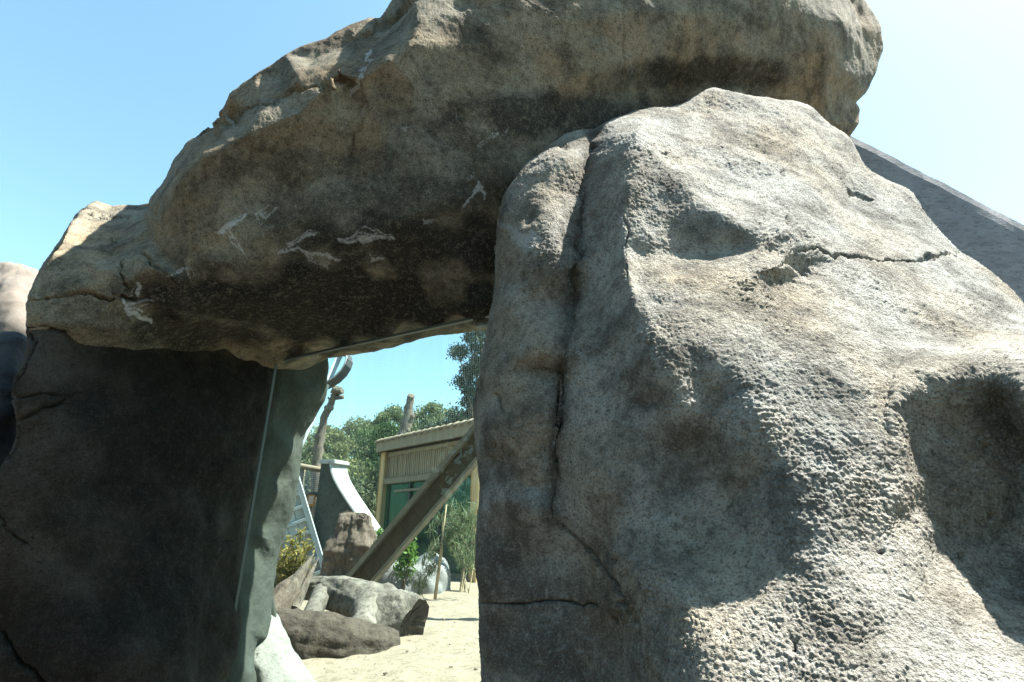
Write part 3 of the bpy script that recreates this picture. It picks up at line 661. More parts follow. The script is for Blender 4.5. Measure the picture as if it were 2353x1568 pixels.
# ---- window
ga = Vector((-1.45, 3.04, 0)); gd = Vector((.896, -.444, 0)); gn = Vector((-.444, -.896, 0))
wt = thing('viewing_window', (-.8, 2.72, 0), 'tall greenish glass viewing pane set between the two rock pillars', 'window')
L = 1.95
def gpt(s, z, off=0): return ga+gd*s+gn*off+Vector((0, 0, z))
mb = MB(); mb.box(gpt(L/2-.12, 1.58), gd*(L/2), gn*.006, Vector((0, 0, 1.12))); mb.build('pane', M['glass'], wt)
mb = MB(); mb.box(gpt(.012, 1.58, .03), gd*.0025, gn*.008, Vector((0, 0, 1.1))); mb.build('edge_channel', M['seal'], wt)
mb = MB(); mb.beam(gpt(0, 2.585, .012), gpt(1.7, 2.615, .012), .02, .012); mb.build('top_channel', M['seal'], wt)
mb = MB(); mb.beam(gpt(-.1, .48, 0), gpt(1.7, .48, 0), .06, .05); mb.build('bottom_channel', M['seal'], wt)
mb = MB(); mb.box(gpt(.8, .2, 0), gd*1.1, gn*.2, Vector((0, 0, .27))); mb.build('sill', M['concrete'], wt)

# ---- concrete gable wall behind right pillar
a = at(1880, 272, 3.6); b = at(2353, 514, 3.6); s = (b.z-a.z)/(b.x-a.x)
x1 = 6.0; zt = a.z+s*(x1-a.x); x0 = a.x-.3; z0t = a.z+s*(x0-a.x)
cwt = thing('concrete_wall', ((x0+x1)/2, 3.7, 0), 'grey concrete wall with a sloping top edge behind the sunlit rock pillar', 'wall')
nxs = 64; nzs = 48; V = []; Fq = []
for j in range(nzs+1):
    for i in range(nxs+1):
        x = x0+(x1-x0)*i/nxs; top = a.z+s*(x-a.x); z = -.05+(top+.05)*j/nzs; V.append((x, 3.6, z))
V = np.array(V); V[:, 1] += fbm(V, .5, 3, 77)*.012+fbm(V, .09, 2, 78)*.003
edge = np.arange(nxs+1)+nzs*(nxs+1); V[edge, 2] += fbm(V[edge], .12, 3, 79)*.008
V[edge, 1] += .012
Bk = V.copy(); Bk[:, 1] += .34; n0 = len(V)
g_ = np.arange(n0).reshape(nzs+1, nxs+1)
def quads(g, flip=False):
    q = np.stack([g[:-1, :-1].ravel(), g[:-1, 1:].ravel(), g[1:, 1:].ravel(), g[1:, :-1].ravel()], 1); return q[:, ::-1] if flip else q
Fq = [quads(g_), quads(g_+n0, True)]
for ln in (g_[-1], g_[::-1, 0], g_[:, -1]): Fq.append(np.stack([ln[:-1], ln[1:], ln[1:]+n0, ln[:-1]+n0], 1))
obj_np('face', np.concatenate([V, Bk]), np.concatenate(Fq), M['concrete'], cwt, smooth=False)
# ------------------------------------------------------------------ foliage
def leaves(clumps, size, aspect=.45, seed=0, droop=0.0, shell=.55):
    r = np.random.default_rng(seed); Vs = []
    for c, rad, n in clumps:
        d = r.normal(size=(n, 3)); d /= np.linalg.norm(d, axis=1)[:, None]
        rr = (shell+(1-shell)*r.random(n)**.5) if shell > 0 else r.random(n)**(1/3)
        rr = rr*(1+.22*r.normal(size=n))
        P = np.array(c)+d*np.array(rad)*rr[:, None]
        ax = r.normal(size=(n, 3)); ax[:, 2] -= droop*2; ax /= np.linalg.norm(ax, axis=1)[:, None]
        bx = np.cross(ax, r.normal(size=(n, 3))); bx /= np.maximum(np.linalg.norm(bx, axis=1), 1e-6)[:, None]
        s = size*(.6+.8*r.random(n))[:, None]
        Vs.append(np.stack([P-ax*s, P+bx*s*aspect, P+ax*s, P-bx*s*aspect], 1).reshape(-1, 3))
    V = np.concatenate(Vs); return V, np.arange(len(V)).reshape(-1, 4)
def tree(name, base, h, crown, leafm, label, leaf=.2, n=7000, trunk_r=.22, bark='bark', cb=.35, nclump=16, seed=1, limbs=6, droop=.3, group=None, cat='tree', clump=(.26,.42)):
    """crown = (half width, half height share)"""
    base = Vector(base); t = thing(name, base, label, cat, group); rr = random.Random(seed)
    mb = MB(); top = base+Vector((rr.uniform(-.4, .4), rr.uniform(-.4, .4), h*.82))
    pts = [base-Vector((0, 0, .3))]+[base.lerp(top, k/5)+Vector((rr.uniform(-.12, .12), rr.uniform(-.12, .12), 0))*(k > 0) for k in range(6)]
    mb.tube(pts, [trunk_r*1.25]+[trunk_r*(1-.15*k) for k in range(6)], 8, .08, seed)
    cl = []; cw = crown; z0 = h*cb
    for k in range(nclump):
        fz = (k+.5)/nclump; z = z0+(h-z0)*fz*.95
        wr = cw*math.sin(math.pi*(.18+.72*fz))**.7
        a = k*2.399+rr.uniform(-.5, .5); rad = wr*rr.uniform(.25, .85)
        c = base+Vector((math.cos(a)*rad, math.sin(a)*rad, z))
        s_ = cw*rr.uniform(*clump)
        cl.append((tuple(c), (s_*1.15, s_*1.15, s_*.75), n//nclump))
        if k % max(1, nclump//limbs) == 0:
            s0 = base.lerp(top, max(.2, fz*.8)); mb.tube([s0, s0.lerp(c, .5)+Vector((0, 0, .12*rad)), c], [trunk_r*.42, trunk_r*.28, trunk_r*.1], 6, .1, seed+k)
    mb.build('trunk', M[bark], t, True)
    V, Fq = leaves(cl, leaf, .42, seed, droop, .35)
    obj_np('crown', V, Fq, M[leafm], t, smooth=False)
    return t

def gb(u, Y, z=.5):   # ground point under picture column u at distance Y
    dy = ((z-EYE)/Y*CP-SP)/(CP+(z-EYE)/Y*SP); y = CP-dy*SP
    return Vector(((u-F)/F*Y/y, Y, z))

GT = 'trees standing beyond the enclosure'
tree('gum_tree', gb(735, 36, .56), 8.0, 2.6, 'euc2', 'olive gum tree behind the slender crooked dead trunk', .12, 15000, .2, seed=3, cb=.12, nclump=34, group=GT, clump=(.18,.3))
tree('gum_tree', gb(800, 44, .56), 10.2, 3.0, 'euc', 'grey green gum tree between crooked dead trunk and the green cypress', .14, 17000, .24, seed=5, cb=.12, nclump=38, group=GT, clump=(.18,.3))
tree('gum_tree', gb(878, 46, .56), 11.7, 3.4, 'euc', 'tall rounded grey green gum tree behind the green cypress', .14, 18000, .26, seed=7, cb=.12, nclump=40, group=GT, clump=(.18,.3))
tree('gum_tree', gb(968, 48, .56), 12.7, 3.2, 'euc', 'pale grey green gum tree behind the knobbly dead trunk over the timber roof', .14, 18000, .26, seed=9, cb=.15, nclump=38, group=GT, clump=(.18,.3))
tree('gum_tree', gb(1035, 50, .56), 12.2, 3.4, 'euc2', 'olive gum tree showing between knobbly dead trunk and pine', .14, 15000, .26, seed=13, cb=.15, nclump=34, group=GT, clump=(.18,.3))
tree('gum_tree', gb(655, 42, .56), 8.6, 3.4, 'euc', 'grey green gum tree half hidden by the greenish jamb rock', .14, 14000, .24, seed=15, cb=.1, nclump=32, group=GT, clump=(.18,.3))
tree('cypress_tree', gb(868, 29, .56), 6.6, 2.0, 'cypress', 'bright green cypress tree with bare forked branches beside the timber building', .075, 17000, .16, seed=17, cb=.45, nclump=24, group=GT, clump=(.24,.36))
tree('dark_conifer', gb(1050, 36, .56), 9.2, 2.6, 'pine', 'low dark blue green conifer just above the timber roof', .10, 16000, .22, seed=19, cb=.2, nclump=34, group=GT, clump=(.2,.34))
tree('dark_conifer', gb(1000, 40, .56), 9.3, 2.2, 'pine', 'dark conifer crown right behind the knobbly dead trunk', .10, 12000, .22, seed=21, cb=.2, nclump=28, group=GT, clump=(.2,.34))
tree('pine_tree', gb(1100, 24, .56), 12.2, 2.0, 'pine', 'tall dark pine with tufted needles beside the sunlit pillar', .07, 22000, .2, seed=23, cb=.5, nclump=44, limbs=22, group=GT, clump=(.13,.24))
r_ = np.random.default_rng(77); cl = []
for k in range(150):
    x = -70+140*(k+r_.random())/150; h = 5.5+2.5*r_.random()
    for q in range(3): cl.append(((x+r_.normal()*.8, 62+r_.normal()*3, .56+h*(.25+.3*q)), (1.5, 1.5, 1.2), 110))
V, Fq = leaves(cl, .3, .45, 78, .3, .3)
o = obj_np('far_wood', V, Fq, M['euc2'], None, (0, 62, .56), False)
tag(o, 'low olive green belt of far woodland behind the gum trees', 'woodland', kind='stuff')
GB = 'bushes behind the enclosure fence'
for k, (u, Y, h, c, m, s, lb) in enumerate([(690, 22, 3.4, 1.7, 'bush', 31, 'dark green bush rising behind the log rail'), (790, 21, 2.9, 1.6, 'bush', 33, 'dark bush behind the curved concrete buttress'),
        (840, 23, 3.6, 1.7, 'euc2', 35, 'olive bush between the concrete buttress and timber building'), (600, 23, 3.4, 2.2, 'bush', 37, 'dark bush hidden mostly by the dark rock pillar'), (745, 25, 4.4, 1.9, 'euc2', 39, 'olive leafy bush at the foot of the slender dead trunk'), (905, 25, 4.0, 2.0, 'bush', 41, 'dark bush beneath the cypress branches')]):
    tree('bush', gb(u, Y, .5), h, c, m, lb, .11, 7000, .07, seed=s, cb=.05, nclump=18, group=GB, cat='bush', clump=(.3,.5))

# ---- dead trunks
def snag(name, pix, rad, Y, label, knobs, seed):
    P = [at(u, v, Y) for u, v in pix]; base = gb(pix[0][0]-4, Y, .45); t = thing(name, base, label, 'dead tree')
    mb = MB(); pts = [base]+P; rr = [rad[0]*1.1]+list(rad)
    fine, fr = [], []
    for i in range(len(pts)-1):
        for k in range(4):
            f = k/4; fine.append(pts[i].lerp(pts[i+1], f)+Vector((random.uniform(-.02, .02), 0, 0))); fr.append((rr[i]*(1-f)+rr[i+1]*f)*random.uniform(.9, 1.12))
    fine.append(pts[-1]); fr.append(rr[-1])
    mb.tube(fine, fr, 10, .1, seed); mb.build('trunk', M['bark'], t, True)
    for (u, v, du, dv, r) in knobs:
        a = at(u, v, Y); b = at(u+du, v+dv, Y-.1)
        k = MB(); k.tube([a, a.lerp(b, .6), b, b.lerp(a, -.05)], [r*1.3, r, r*1.15, r*.7], 8, .15, seed+int(u)); k.build('branch_stub', M['bark'], t, True)
snag('dead_trunk', [(729,1066),(735,1010),(745,960),(756,938),(765,917),(774,899)], [.17,.155,.13,.12,.11,.10], 17.5, 'slender crooked dead trunk with sawn flat top rising behind the log rail',
     [(772,902,2,-10,.15),(772,905,14,-6,.09),(768,915,20,-2,.07),(752,940,8,-4,.12),(768,915,-8,-8,.03),(735,1005,-6,-4,.11),(760,925,-6,-12,.025)], 3)
snag('dead_trunk', [(926,1004),(930,985),(938,960),(940,940),(944,915)], [.26,.23,.2,.18,.15], 21.5, 'knobbly thick dead trunk standing behind the timber building roof',
     [(943,916,2,-6,.14),(938,938,-8,2,.1),(940,958,10,-2,.1),(930,985,-9,2,.13),(936,965,9,3,.09),(930,990,10,-2,.1)], 9)

# ---- mast with hoop and net
Y = 15.0
mt = thing('net_mast', gb(556, Y, .45), 'leaning grey net mast with a curved steel hoop at its head', 'mast')
p1, p0 = at(783, 812, Y), gb(556, Y, .45)
mb = MB(); mb.tube([p0, p0.lerp(p1, .5), p1], [.11, .10, .09], 10); mb.build('pole', M['steel_pale'], mt, True)
hp = [(738,893),(757,884),(775,873),(790,858),(799,843),(803,830),(801,818),(792,813),(782,812)]
mb = MB(); pr = [at(u, v, Y+.1-.25*math.sin(math.pi*i/8)) for i, (u, v) in enumerate(hp)]
wv = Vector((.35, .75, -.25)).normalized()*.13
V = []; Fq = []
for i, p in enumerate(pr):
    d = (pr[min(i+1, 8)]-pr[max(i-1, 0)]).normalized(); nrm = d.cross(wv).normalized()*.035
    V += [p-wv-nrm, p+wv-nrm, p+wv+nrm, p-wv+nrm]
    if i: 
        for k in range(4): Fq.append(((i-1)*4+k, (i-1)*4+(k+1) % 4, i*4+(k+1) % 4, i*4+k))
Fq += [(3,2,1,0), tuple(32+k for k in range(4))]
mb.add(V, Fq); mb.build('hoop', M['steel'], mt)
mb = MB(); mb.tube([p+wv*1.05+Vector((0,0,.02)) for p in pr], .025, 6); mb.build('hoop_rim', M['steel_pale'], mt, True)
mb = MB(); mb.tube([p-wv*1.05+Vector((0,0,.02)) for p in pr], .025, 6); mb.build('hoop_rim', M['steel_pale'], mt, True)
# net: curtain hung from the hoop across to the far side
apex = at(800, 835, Y)
def net_pt(s, t):
    x = -9+13*s; y = 20.5-2.5*math.sin(math.pi*min(1, s*1.1))+.6*math.sin(t*3)
    topz = 13.5-3.5*((x-apex.x)/7)**2*.35
    z = .45+(topz-.45)*t
    k = math.exp(-((x-apex.x)/1.3)**2)*t**2
    y = y+(apex.y+.1-y)*k
    return Vector((x, y, z))
mb = MB()
NX, NZ = 190, 185
for i in range(NX+1):
    mb.tube([net_pt(i/NX, k/14) for k in range(15)], .0018, 3, cap=False)
for j in range(NZ+1):
    mb.tube([net_pt(k/30, j/NZ) for k in range(31)], .0018, 3, cap=False)
o = mb.build('enclosure_net', M['net'], None, loc=(-2.5, 19, .45))
tag(o, 'fine pale wire net hanging over the enclosure in front of the trees', 'net')

# ---- timber viewing building
Rc = Vector((-.83, 12.9, .5)); e1 = Vector((-.7071, .7071, 0)); nf = Vector((-.7071, -.7071, 0)); up = Vector((0, 0, 1))
bt = thing('timber_building', Rc+e1*2.1-nf*1.6, 'timber viewing building with slatted upper wall, posts and green glass', 'building')
def bp(s, z, d=0): return Rc+e1*s+up*z+nf*d
H = 3.3
def post(s, d, wd=.22, m='wood_new', dep=.22):
    mb = MB(); mb.box(bp(s, H/2-.05, d), e1*wd/2, nf*dep/2, up*(H/2+.05)); return mb.build('post', M[m], bt)
for s in (0, 4.27): post(s, 0); post(s, -3.2)
mb = MB(); mb.beam(bp(.1, 2.46, .02), bp(4.2, 2.46, .02), .16, .15); mb.build('header_beam', M['wood'], bt)
mb = MB(); mb.beam(bp(.1, 3.24, -.02), bp(4.2, 3.24, -.02), .12, .1); mb.build('top_plate', M['wood'], bt)
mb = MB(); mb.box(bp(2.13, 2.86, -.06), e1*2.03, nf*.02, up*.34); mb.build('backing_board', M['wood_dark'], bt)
sm = MB(); sm.box((0, 0, 0), (.036, 0, 0), (0, .018, 0), (0, 0, .33)); s0 = sm.build('slat', M['slat']); s0.parent = bt
ns = 44; rz = math.atan2(e1.y, e1.x)
for k in range(ns):
    o = s0 if k == 0 else s0.copy()
    if k: COL.objects.link(o); o.parent = bt
    o.location = bp(.15+4.0*(k+.5)/ns, 2.86+random.uniform(-.01, .01), -.01+random.uniform(-.006, .006))-bt.location; o.rotation_euler = (0, random.uniform(-.012, .012), rz)
# glazing bays
for s_a, s_b in ((.13, 1.45), (1.53, 2.85), (2.93, 4.14)):
    mb = MB(); mb.box(bp((s_a+s_b)/2, 1.2, -.03), e1*(s_b-s_a)/2, nf*.006, up*1.17); p = mb.build('glass_panel', M['glass_green'], bt)
for s_ in (1.49, 2.89):
    mb = MB(); mb.box(bp(s_, 1.19, -.03), e1*.035, nf*.05, up*1.18); mb.build('mullion', M['steel'], bt)
mb = MB(); mb.beam(bp(1.2, 2.16, .03), bp(3.6, 2.16, .03), .05, .06); mb.build('glass_rail', M['wood'], bt)
mb = MB(); mb.beam(bp(.1, .05, 0), bp(4.2, .05, 0), .12, .14); mb.build('sill_beam', M['wood_grey'], bt)
# side and back walls of boards
for k in range(16):
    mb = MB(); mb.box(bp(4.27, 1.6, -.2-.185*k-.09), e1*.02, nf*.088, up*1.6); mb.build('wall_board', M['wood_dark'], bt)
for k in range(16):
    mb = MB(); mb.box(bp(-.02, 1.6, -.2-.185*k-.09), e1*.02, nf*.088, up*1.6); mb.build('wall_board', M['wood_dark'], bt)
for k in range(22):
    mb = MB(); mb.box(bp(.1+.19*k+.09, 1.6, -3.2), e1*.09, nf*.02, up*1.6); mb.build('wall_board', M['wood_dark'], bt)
mb = MB(); mb.box(bp(2.1, .04, -1.6), e1*2.1, nf*1.6, up*.05); mb.build('floor', M['wood_grey'], bt)
# roof
rs0, rs1 = -.9, 4.4
rc = (bp(rs0, 3.50, .25), bp(rs1, 3.50, .25), bp(rs1, 3.95, -3.6), bp(rs0, 3.95, -3.6))
mb = MB(); c = sum(rc, Vector())/4; ex = (rc[1]-rc[0])/2; ey = (rc[3]-rc[0])/2; mb.box(c, ex, ey, ex.cross(ey).normalized()*.05); rf = mb.build('roof', M['wood_grey'], bt)
mb = MB(); mb.beam(bp(rs0, 3.50, .27), bp(rs1, 3.50, .27), .05, .34); mb.build('fascia', M['wood'], bt)
mb = MB(); mb.beam(bp(rs1, 3.50, .27), bp(rs1, 3.93, -3.6), .05, .3); mb.build('fascia', M['wood'], bt)
nrb = 19
for k in range(nrb):
    s_ = rs0+.1+(rs1-rs0-.2)*k/(nrb-1)
    mb = MB(); mb.tube([bp(s_, 3.60, .40), bp(s_, 3.70, .20), bp(s_, 3.99, -3.6)], .05, 7, .1, k); mb.build('roof_pole', M['wood'], rf, True)
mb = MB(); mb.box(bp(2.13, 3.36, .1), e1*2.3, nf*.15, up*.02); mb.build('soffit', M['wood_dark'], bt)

# ---- leaning ramp trough
A, B = at(790, 1372, 9.6), at(1098, 1022, 8.0); A.z = .45
B = A+(B-A)*1.25; d = (B-A).normalized(); L = (B-A).length
wv = Vector((-.55, .25, .8)); wv = (wv-d*wv.dot(d)).normalized(); nn = d.cross(wv).normalized()
rt = thing('plank_ramp', A, 'long dark plank ramp with side rails slanting up from the sand past the stump', 'ramp')
hw = .175
nb = 13
for k in range(nb):
    mb = MB(); mb.box(A+d*(L*(k+.5)/nb), d*(L/nb/2-.006), wv*hw, nn*.015); mb.build('board', M['wood_dark'], rt)
sgn = 1 if nn.y < 0 else -1
for w_, t_ in ((hw+.02, .032), (-hw-.015, .02)):
    mb = MB(); mb.box(A+d*L/2+wv*w_+nn*sgn*.04, d*(L/2), wv*t_, nn*.07); mb.build('side_rail', M['wood_grey'], rt)
pt = at(1130, 990, 7.6)
mb = MB(); q = A+d*(L*.95)-wv*.1; mb.tube([Vector((q.x, q.y+.12, .4)), Vector((q.x, q.y+.12, q.z))], .08, 8); mb.build('prop_post', M['wood_grey'], rt)

# ---- cleated ladder ramp at the left
A = ground_at(700, 1345, .47); B = at(622, 1078, 11.9)
d = (B-A).normalized(); L = (B-A).length; wv = Vector((1, .25, 0)); wv = (wv-d*wv.dot(d)).normalized(); nn = d.cross(wv).normalized()
if nn.y > 0: nn = -nn
lt = thing('ladder_ramp', A, 'pale blue grey cleated boarding ramp climbing to the log rail', 'ramp'); hw = .42
nbd = 4
for k in range(nbd):
    mb = MB(); mb.box(A+d*L/2+wv*(-hw+2*hw*(k+.5)/nbd), d*L/2, wv*(hw/nbd-.006), nn*.02); mb.build('deck_board', M['wood_blue'], lt)
for k in range(9):
    mb = MB(); mb.box(A+d*(L*(k+.5)/9)+nn*.055, d*.035, wv*hw*.98, nn*.035); mb.build('cleat', M['wood_blue'], lt)
for s_ in (-1, 1):
    mb = MB(); mb.box(A+d*L/2+wv*s_*(hw+.05), d*L/2, wv*.05, nn*.075); mb.build('stringer', M['wood_blue'], lt)

# ---- log rail with wire panel and sign
a, b = at(600, 1062, 12.6), at(752, 1082, 12.9)
ft = thing('log_rail', Vector((a.lerp(b, .5).x, 12.8, .5)), 'peeled log rail and wire mesh panel joining the concrete buttress', 'fence')
mb = MB(); mb.tube([a, a.lerp(b, .5)+Vector((0, 0, .03)), b], [.075, .07, .065], 10, .04, 3); mb.build('top_log', M['wood'], ft, True)
c, e = at(600, 1132, 12.6), at(752, 1137, 12.9)
mb = MB(); mb.tube([c, e], [.065, .06], 10, .04, 4); mb.build('lower_log', M['wood'], ft, True)
mb = MB()
for k in range(41):
    f = k/40; mb.tube([a.lerp(b, f), c.lerp(e, f)], .004, 3, cap=False)
for k in range(14):
    f = k/13; mb.tube([a.lerp(c, f), b.lerp(e, f)], .004, 3, cap=False)
mb.build('wire_mesh', M['steel_pale'], ft)
for f in (.02, .6):
    p = a.lerp(b, f); mb = MB(); mb.tube([Vector((p.x, p.y+.12, .4)), p+Vector((0, .12, .05))], .07, 8); mb.build('rail_post', M['wood'], ft, True)
p = at(715, 1151, 12.7); q = p.copy()
st = thing('orange_sign', Vector((p.x, p.y, .5)), 'small orange notice board below the log rail', 'sign')
mb = MB(); mb.box(p, (.085, 0, 0), (0, .01, 0), (0, 0, .13)); mb.build('board', M['orange'], st)
for k in range(4):
    mb = MB(); mb.box(p+Vector((0, -.012, .08-.045*k)), (.06-.012*(k % 2), 0, 0), (0, .003, 0), (0, 0, .012)); mb.build('print_line', M['white'], st)
mb = MB(); mb.tube([Vector((p.x, p.y+.04, .4)), p+Vector((0, .04, .1))], .025, 6); mb.build('stake', M['wood'], st)

# ---- curved concrete buttress
Y = 12.6
pf = [(738,1060),(757,1060),(760,1085),(766,1102),(778,1124),(792,1146),(808,1170),(824,1194),(840,1218),(852,1240),(862,1265),(870,1300)]
fr = [at(u, v, Y) for u, v in pf]; fr += [Vector((fr[-1].x+.05, Y, .4)), Vector((fr[0].x-.02, Y, .4))]
ext = Vector((.22, .42, 0)); n = len(fr)
bt2 = thing('concrete_buttress', Vector((fr[5].x, Y, .5)), 'shaded concrete buttress with a sweeping sunlit curved edge beside the log rail', 'buttress')
def prism(name, poly, ext, mat, parent):
    n = len(poly); o = MB(); o.add(poly+[p+ext for p in poly], [tuple(range(n))[::-1], tuple(range(n, 2*n))]+[(i, (i+1) % n, n+(i+1) % n, n+i) for i in range(n)])
    o = o.build(name, mat, parent); bm = bmesh.new(); bm.from_mesh(o.data); bmesh.ops.recalc_face_normals(bm, faces=bm.faces)
    bmesh.ops.bevel(bm, geom=[e_ for e_ in bm.edges if e_.calc_face_angle(0) > .6], offset=.012, segments=2, affect='EDGES'); bm.to_mesh(o.data); bm.free(); return o
prism('wall', fr, ext, M['concrete_dark'], bt2)
cw = []
for i in range(1, 12):
    d_ = (fr[min(i+1, 11)]-fr[max(i-1, 1)]).normalized(); nrm = Vector((-d_.z, 0, d_.x))
    if nrm.x < 0: nrm = -nrm
    cw.append((fr[i]+nrm*.035, fr[i]-nrm*.012))
off = Vector((0, -.03, 0))
prism('sunlit_edge', [p[0]+off for p in cw]+[p[1]+off for p in cw[::-1]], ext+Vector((.03, .06, 0)), M['concrete_light'], bt2)  # added strip, its pale colour standing in for the sunlit top edge
prism('cap', [at(733,1056,Y)+off, at(770,1056,Y)+off, at(770,1066,Y)+off, at(733,1066,Y)+off], ext+Vector((0, .06, 0)), M['concrete_light'], bt2)

# ---- boulders, stump and logs on the sand
def lump(name, label, cat, c, rad, mat, seed, lev=4, amp=.16, flat=.55, rot=0, box=.75):
    bm = bmesh.new(); bmesh.ops.create_icosphere(bm, subdivisions=lev, radius=1)
    V = np.array([v.co for v in bm.verts]); T = np.array([[v.index for v in f.verts] for f in bm.faces]); bm.free()
    V = np.sign(V)*np.abs(V)**box
    V[:, 2] = np.where(V[:, 2] > flat, flat+(V[:, 2]-flat)*.25, V[:, 2])
    V = V*np.array(rad); Nn = normals(V, T); s_ = max(rad)
    V = V+Nn*(fbm(V, s_*.7, 3, seed)*amp*s_*.6+fbm(V, s_*.2, 3, seed+9)*amp*s_*.16)[:, None]
    cs, sn = math.cos(rot), math.sin(rot); V = V@np.array([[cs, sn, 0], [-sn, cs, 0], [0, 0, 1]])
    V = V+np.array(c); o = obj_np(name, V, T, mat, None, (c[0], c[1], .5), True, {k: np.zeros(len(V)) for k in ('white', 'dark', 'warm')})
    return tag(o, label, cat)
p = ground_at(938, 1362, .5)
lump('boulder', 'broad grey boulder with flat top lying on the sand by the bamboo', 'boulder', (p.x-.3, p.y+.45, .62), (1.0, .6, .58), M['boulder'], 5, rot=-.25, amp=.26, lev=5)
p = ground_at(655, 1345, .5)
lump('boulder', 'dark grey rock under the yellow green shrub', 'boulder', (p.x, p.y, .7), (.55, .6, .6), M['rock_slate'], 8, lev=4)

def logobj(name, label, cat, axis, rad, mat, seed, n=56, rough=.12, endmat=None, broken=0, jag=0, segs=70, origin=None, hollow=0):
    """bumpy tapered trunk along a polyline; returns thing with wood and end face parts"""
    P = [Vector(a) for a in axis]; t = thing(name, origin or Vector((P[0].x, P[0].y, .5)), label, cat)
    L = np.r_[0, np.cumsum([(P[i+1]-P[i]).length for i in range(len(P)-1)])]; L /= L[-1]
    V = []; ref = None; rr = np.random.default_rng(seed)
    prof = 1+.12*np.interp(np.arange(n), np.arange(0, n+1, 7), np.r_[(q := rr.normal(size=n//7)), q[0]])
    for i in range(segs+1):
        f = i/segs; k = min(int(np.searchsorted(L, f, 'right'))-1, len(P)-2); g = (f-L[k])/(L[k+1]-L[k])
        p = P[k].lerp(P[k+1], g); dd = (P[min(k+2, len(P)-1)]-P[max(k, 0)]).normalized() if g > .5 else (P[k+1]-P[max(k-1, 0)]).normalized()
        r = np.interp(f, L, rad)
        if ref is None: ref = dd.orthogonal().normalized()
        ref = (ref-dd*ref.dot(dd)).normalized(); b = dd.cross(ref)
        for j in range(n):
            a = 2*math.pi*j/n; e_ = jag*rr.random()*max(0, (f-.75)/.25) if jag else 0
            V.append(p+(ref*math.cos(a)+b*math.sin(a))*r*prof[j]+dd*e_)
    V = np.array(V); Fq = []
    for i in range(segs):
        for j in range(n): a_, b_ = i*n+j, i*n+(j+1) % n; Fq.append((a_, b_, b_+n, a_+n))
    ctr = np.repeat(np.array([np.mean(V[i*n:(i+1)*n], axis=0) for i in range(segs+1)]), n, axis=0)
    th = np.tile(np.arange(n)*2*np.pi/n, segs+1); sl_ = np.repeat(np.arange(segs+1)/segs, n)
    Gc = np.stack([np.cos(th)*1.0, np.sin(th)*1.0, sl_*1.6], 1)
    groove = -np.abs(noise(Gc, .16, seed+50))*.55-np.abs(noise(Gc*np.array([1, 1, 1.7]), .42, seed+51))*.5
    knots = sum(.5*np.exp(-(((np.cos(th-a0)-1)/.07)**2+((sl_-s0)/.05)**2)) for a0, s0 in zip(rr.random(5)*6.28, rr.random(5)))
    dv = V-ctr; V = V+dv*((groove*rough*1.9+knots*rough*1.5)[:, None]); dv = V-ctr; V = V+dv*(fbm(V, .35, 3, seed)*rough*1.2+fbm(V*np.array([1, 1, 1]), .08, 2, seed+4)*rough*.45)[:, None]
    # ends
    capA = [V[:n].mean(0)]; capB = [V[-n:].mean(0)]
    Vall = V
    w_ = obj_np('trunk', Vall, np.array(Fq), mat, t)
    for ring, rev in ((V[:n], True), (V[-n:], False)):
        cc = ring.mean(0); inn_ = cc+(ring-cc)*.55
        dirn = np.array((P[0]-P[1]) if rev else (P[-1]-P[-2])); dirn /= np.linalg.norm(dirn)
        inn_ = inn_ - dirn*hollow + rr.normal(size=(n, 3))*.012; c2 = cc-dirn*hollow*1.3
        Vc = np.concatenate([ring, inn_, [c2]]); Fc = []
        for j in range(n):
            j2 = (j+1) % n
            Fc += [(j, j2, n+j2), (j, n+j2, n+j), (n+j, n+j2, 2*n)]
        obj_np('end_face', Vc, np.array(Fc), endmat or mat, t, smooth=False)
    return t
# stump
p = gb(797, 10.0, .42)
logobj('tree_stump', 'reddish brown broken tree stump beside the concrete buttress and plank ramp', 'stump', [p, p+Vector((.02, 0, .5)), p+Vector((-.02, 0, 1.0)), p+Vector((.0, 0, 1.36))], [.55, .50, .46, .30], M['bark_red'], 19, rough=.12, jag=.10, hollow=-.06)
# big fallen logs
def gz(u, v, Y): return at(u, v, Y)
logobj('fallen_log', 'bleached arching fallen log, open sawn end resting on the sand', 'log', [at(712,1352,7.2), at(770,1362,7.0), at(840,1396,6.75), at(900,1426,6.6), at(950,1448,6.45)], [.13, .18, .26, .31, .28], M['log'], 12, rough=.11, endmat=M['log_dark'], hollow=.1, origin=at(955,1460,6.45))
logobj('fallen_log', 'dark thick log lying on the sand beneath the bleached arching log', 'log', [at(630,1450,5.6), at(720,1464,5.6), at(790,1474,5.7), at(850,1476,5.9), at(905,1470,6.15)], [.22, .27, .26, .22, .12], M['log_dark'], 22, rough=.09, hollow=.05)
lb = bpy.data.objects[[o.name for o in bpy.data.objects if o.name.startswith('fallen_log')][0]]
for pts_, r_ in (([at(846,1392,6.6), at(838,1425,6.3), at(828,1462,5.9)], [.2, .13, .16]), ([at(742,1362,7.0), at(722,1400,6.5), at(712,1440,6.0)], [.14, .1, .12])):
    mb = MB(); mb.tube([pts_[0], pts_[0].lerp(pts_[1], .5), pts_[1], pts_[1].lerp(pts_[2], .5), pts_[2]], [r_[0], (r_[0]+r_[1])/2, r_[1], (r_[1]+r_[2])/2, r_[2]], 14, .12, 7); mb.build('limb', M['log'], lb, True)
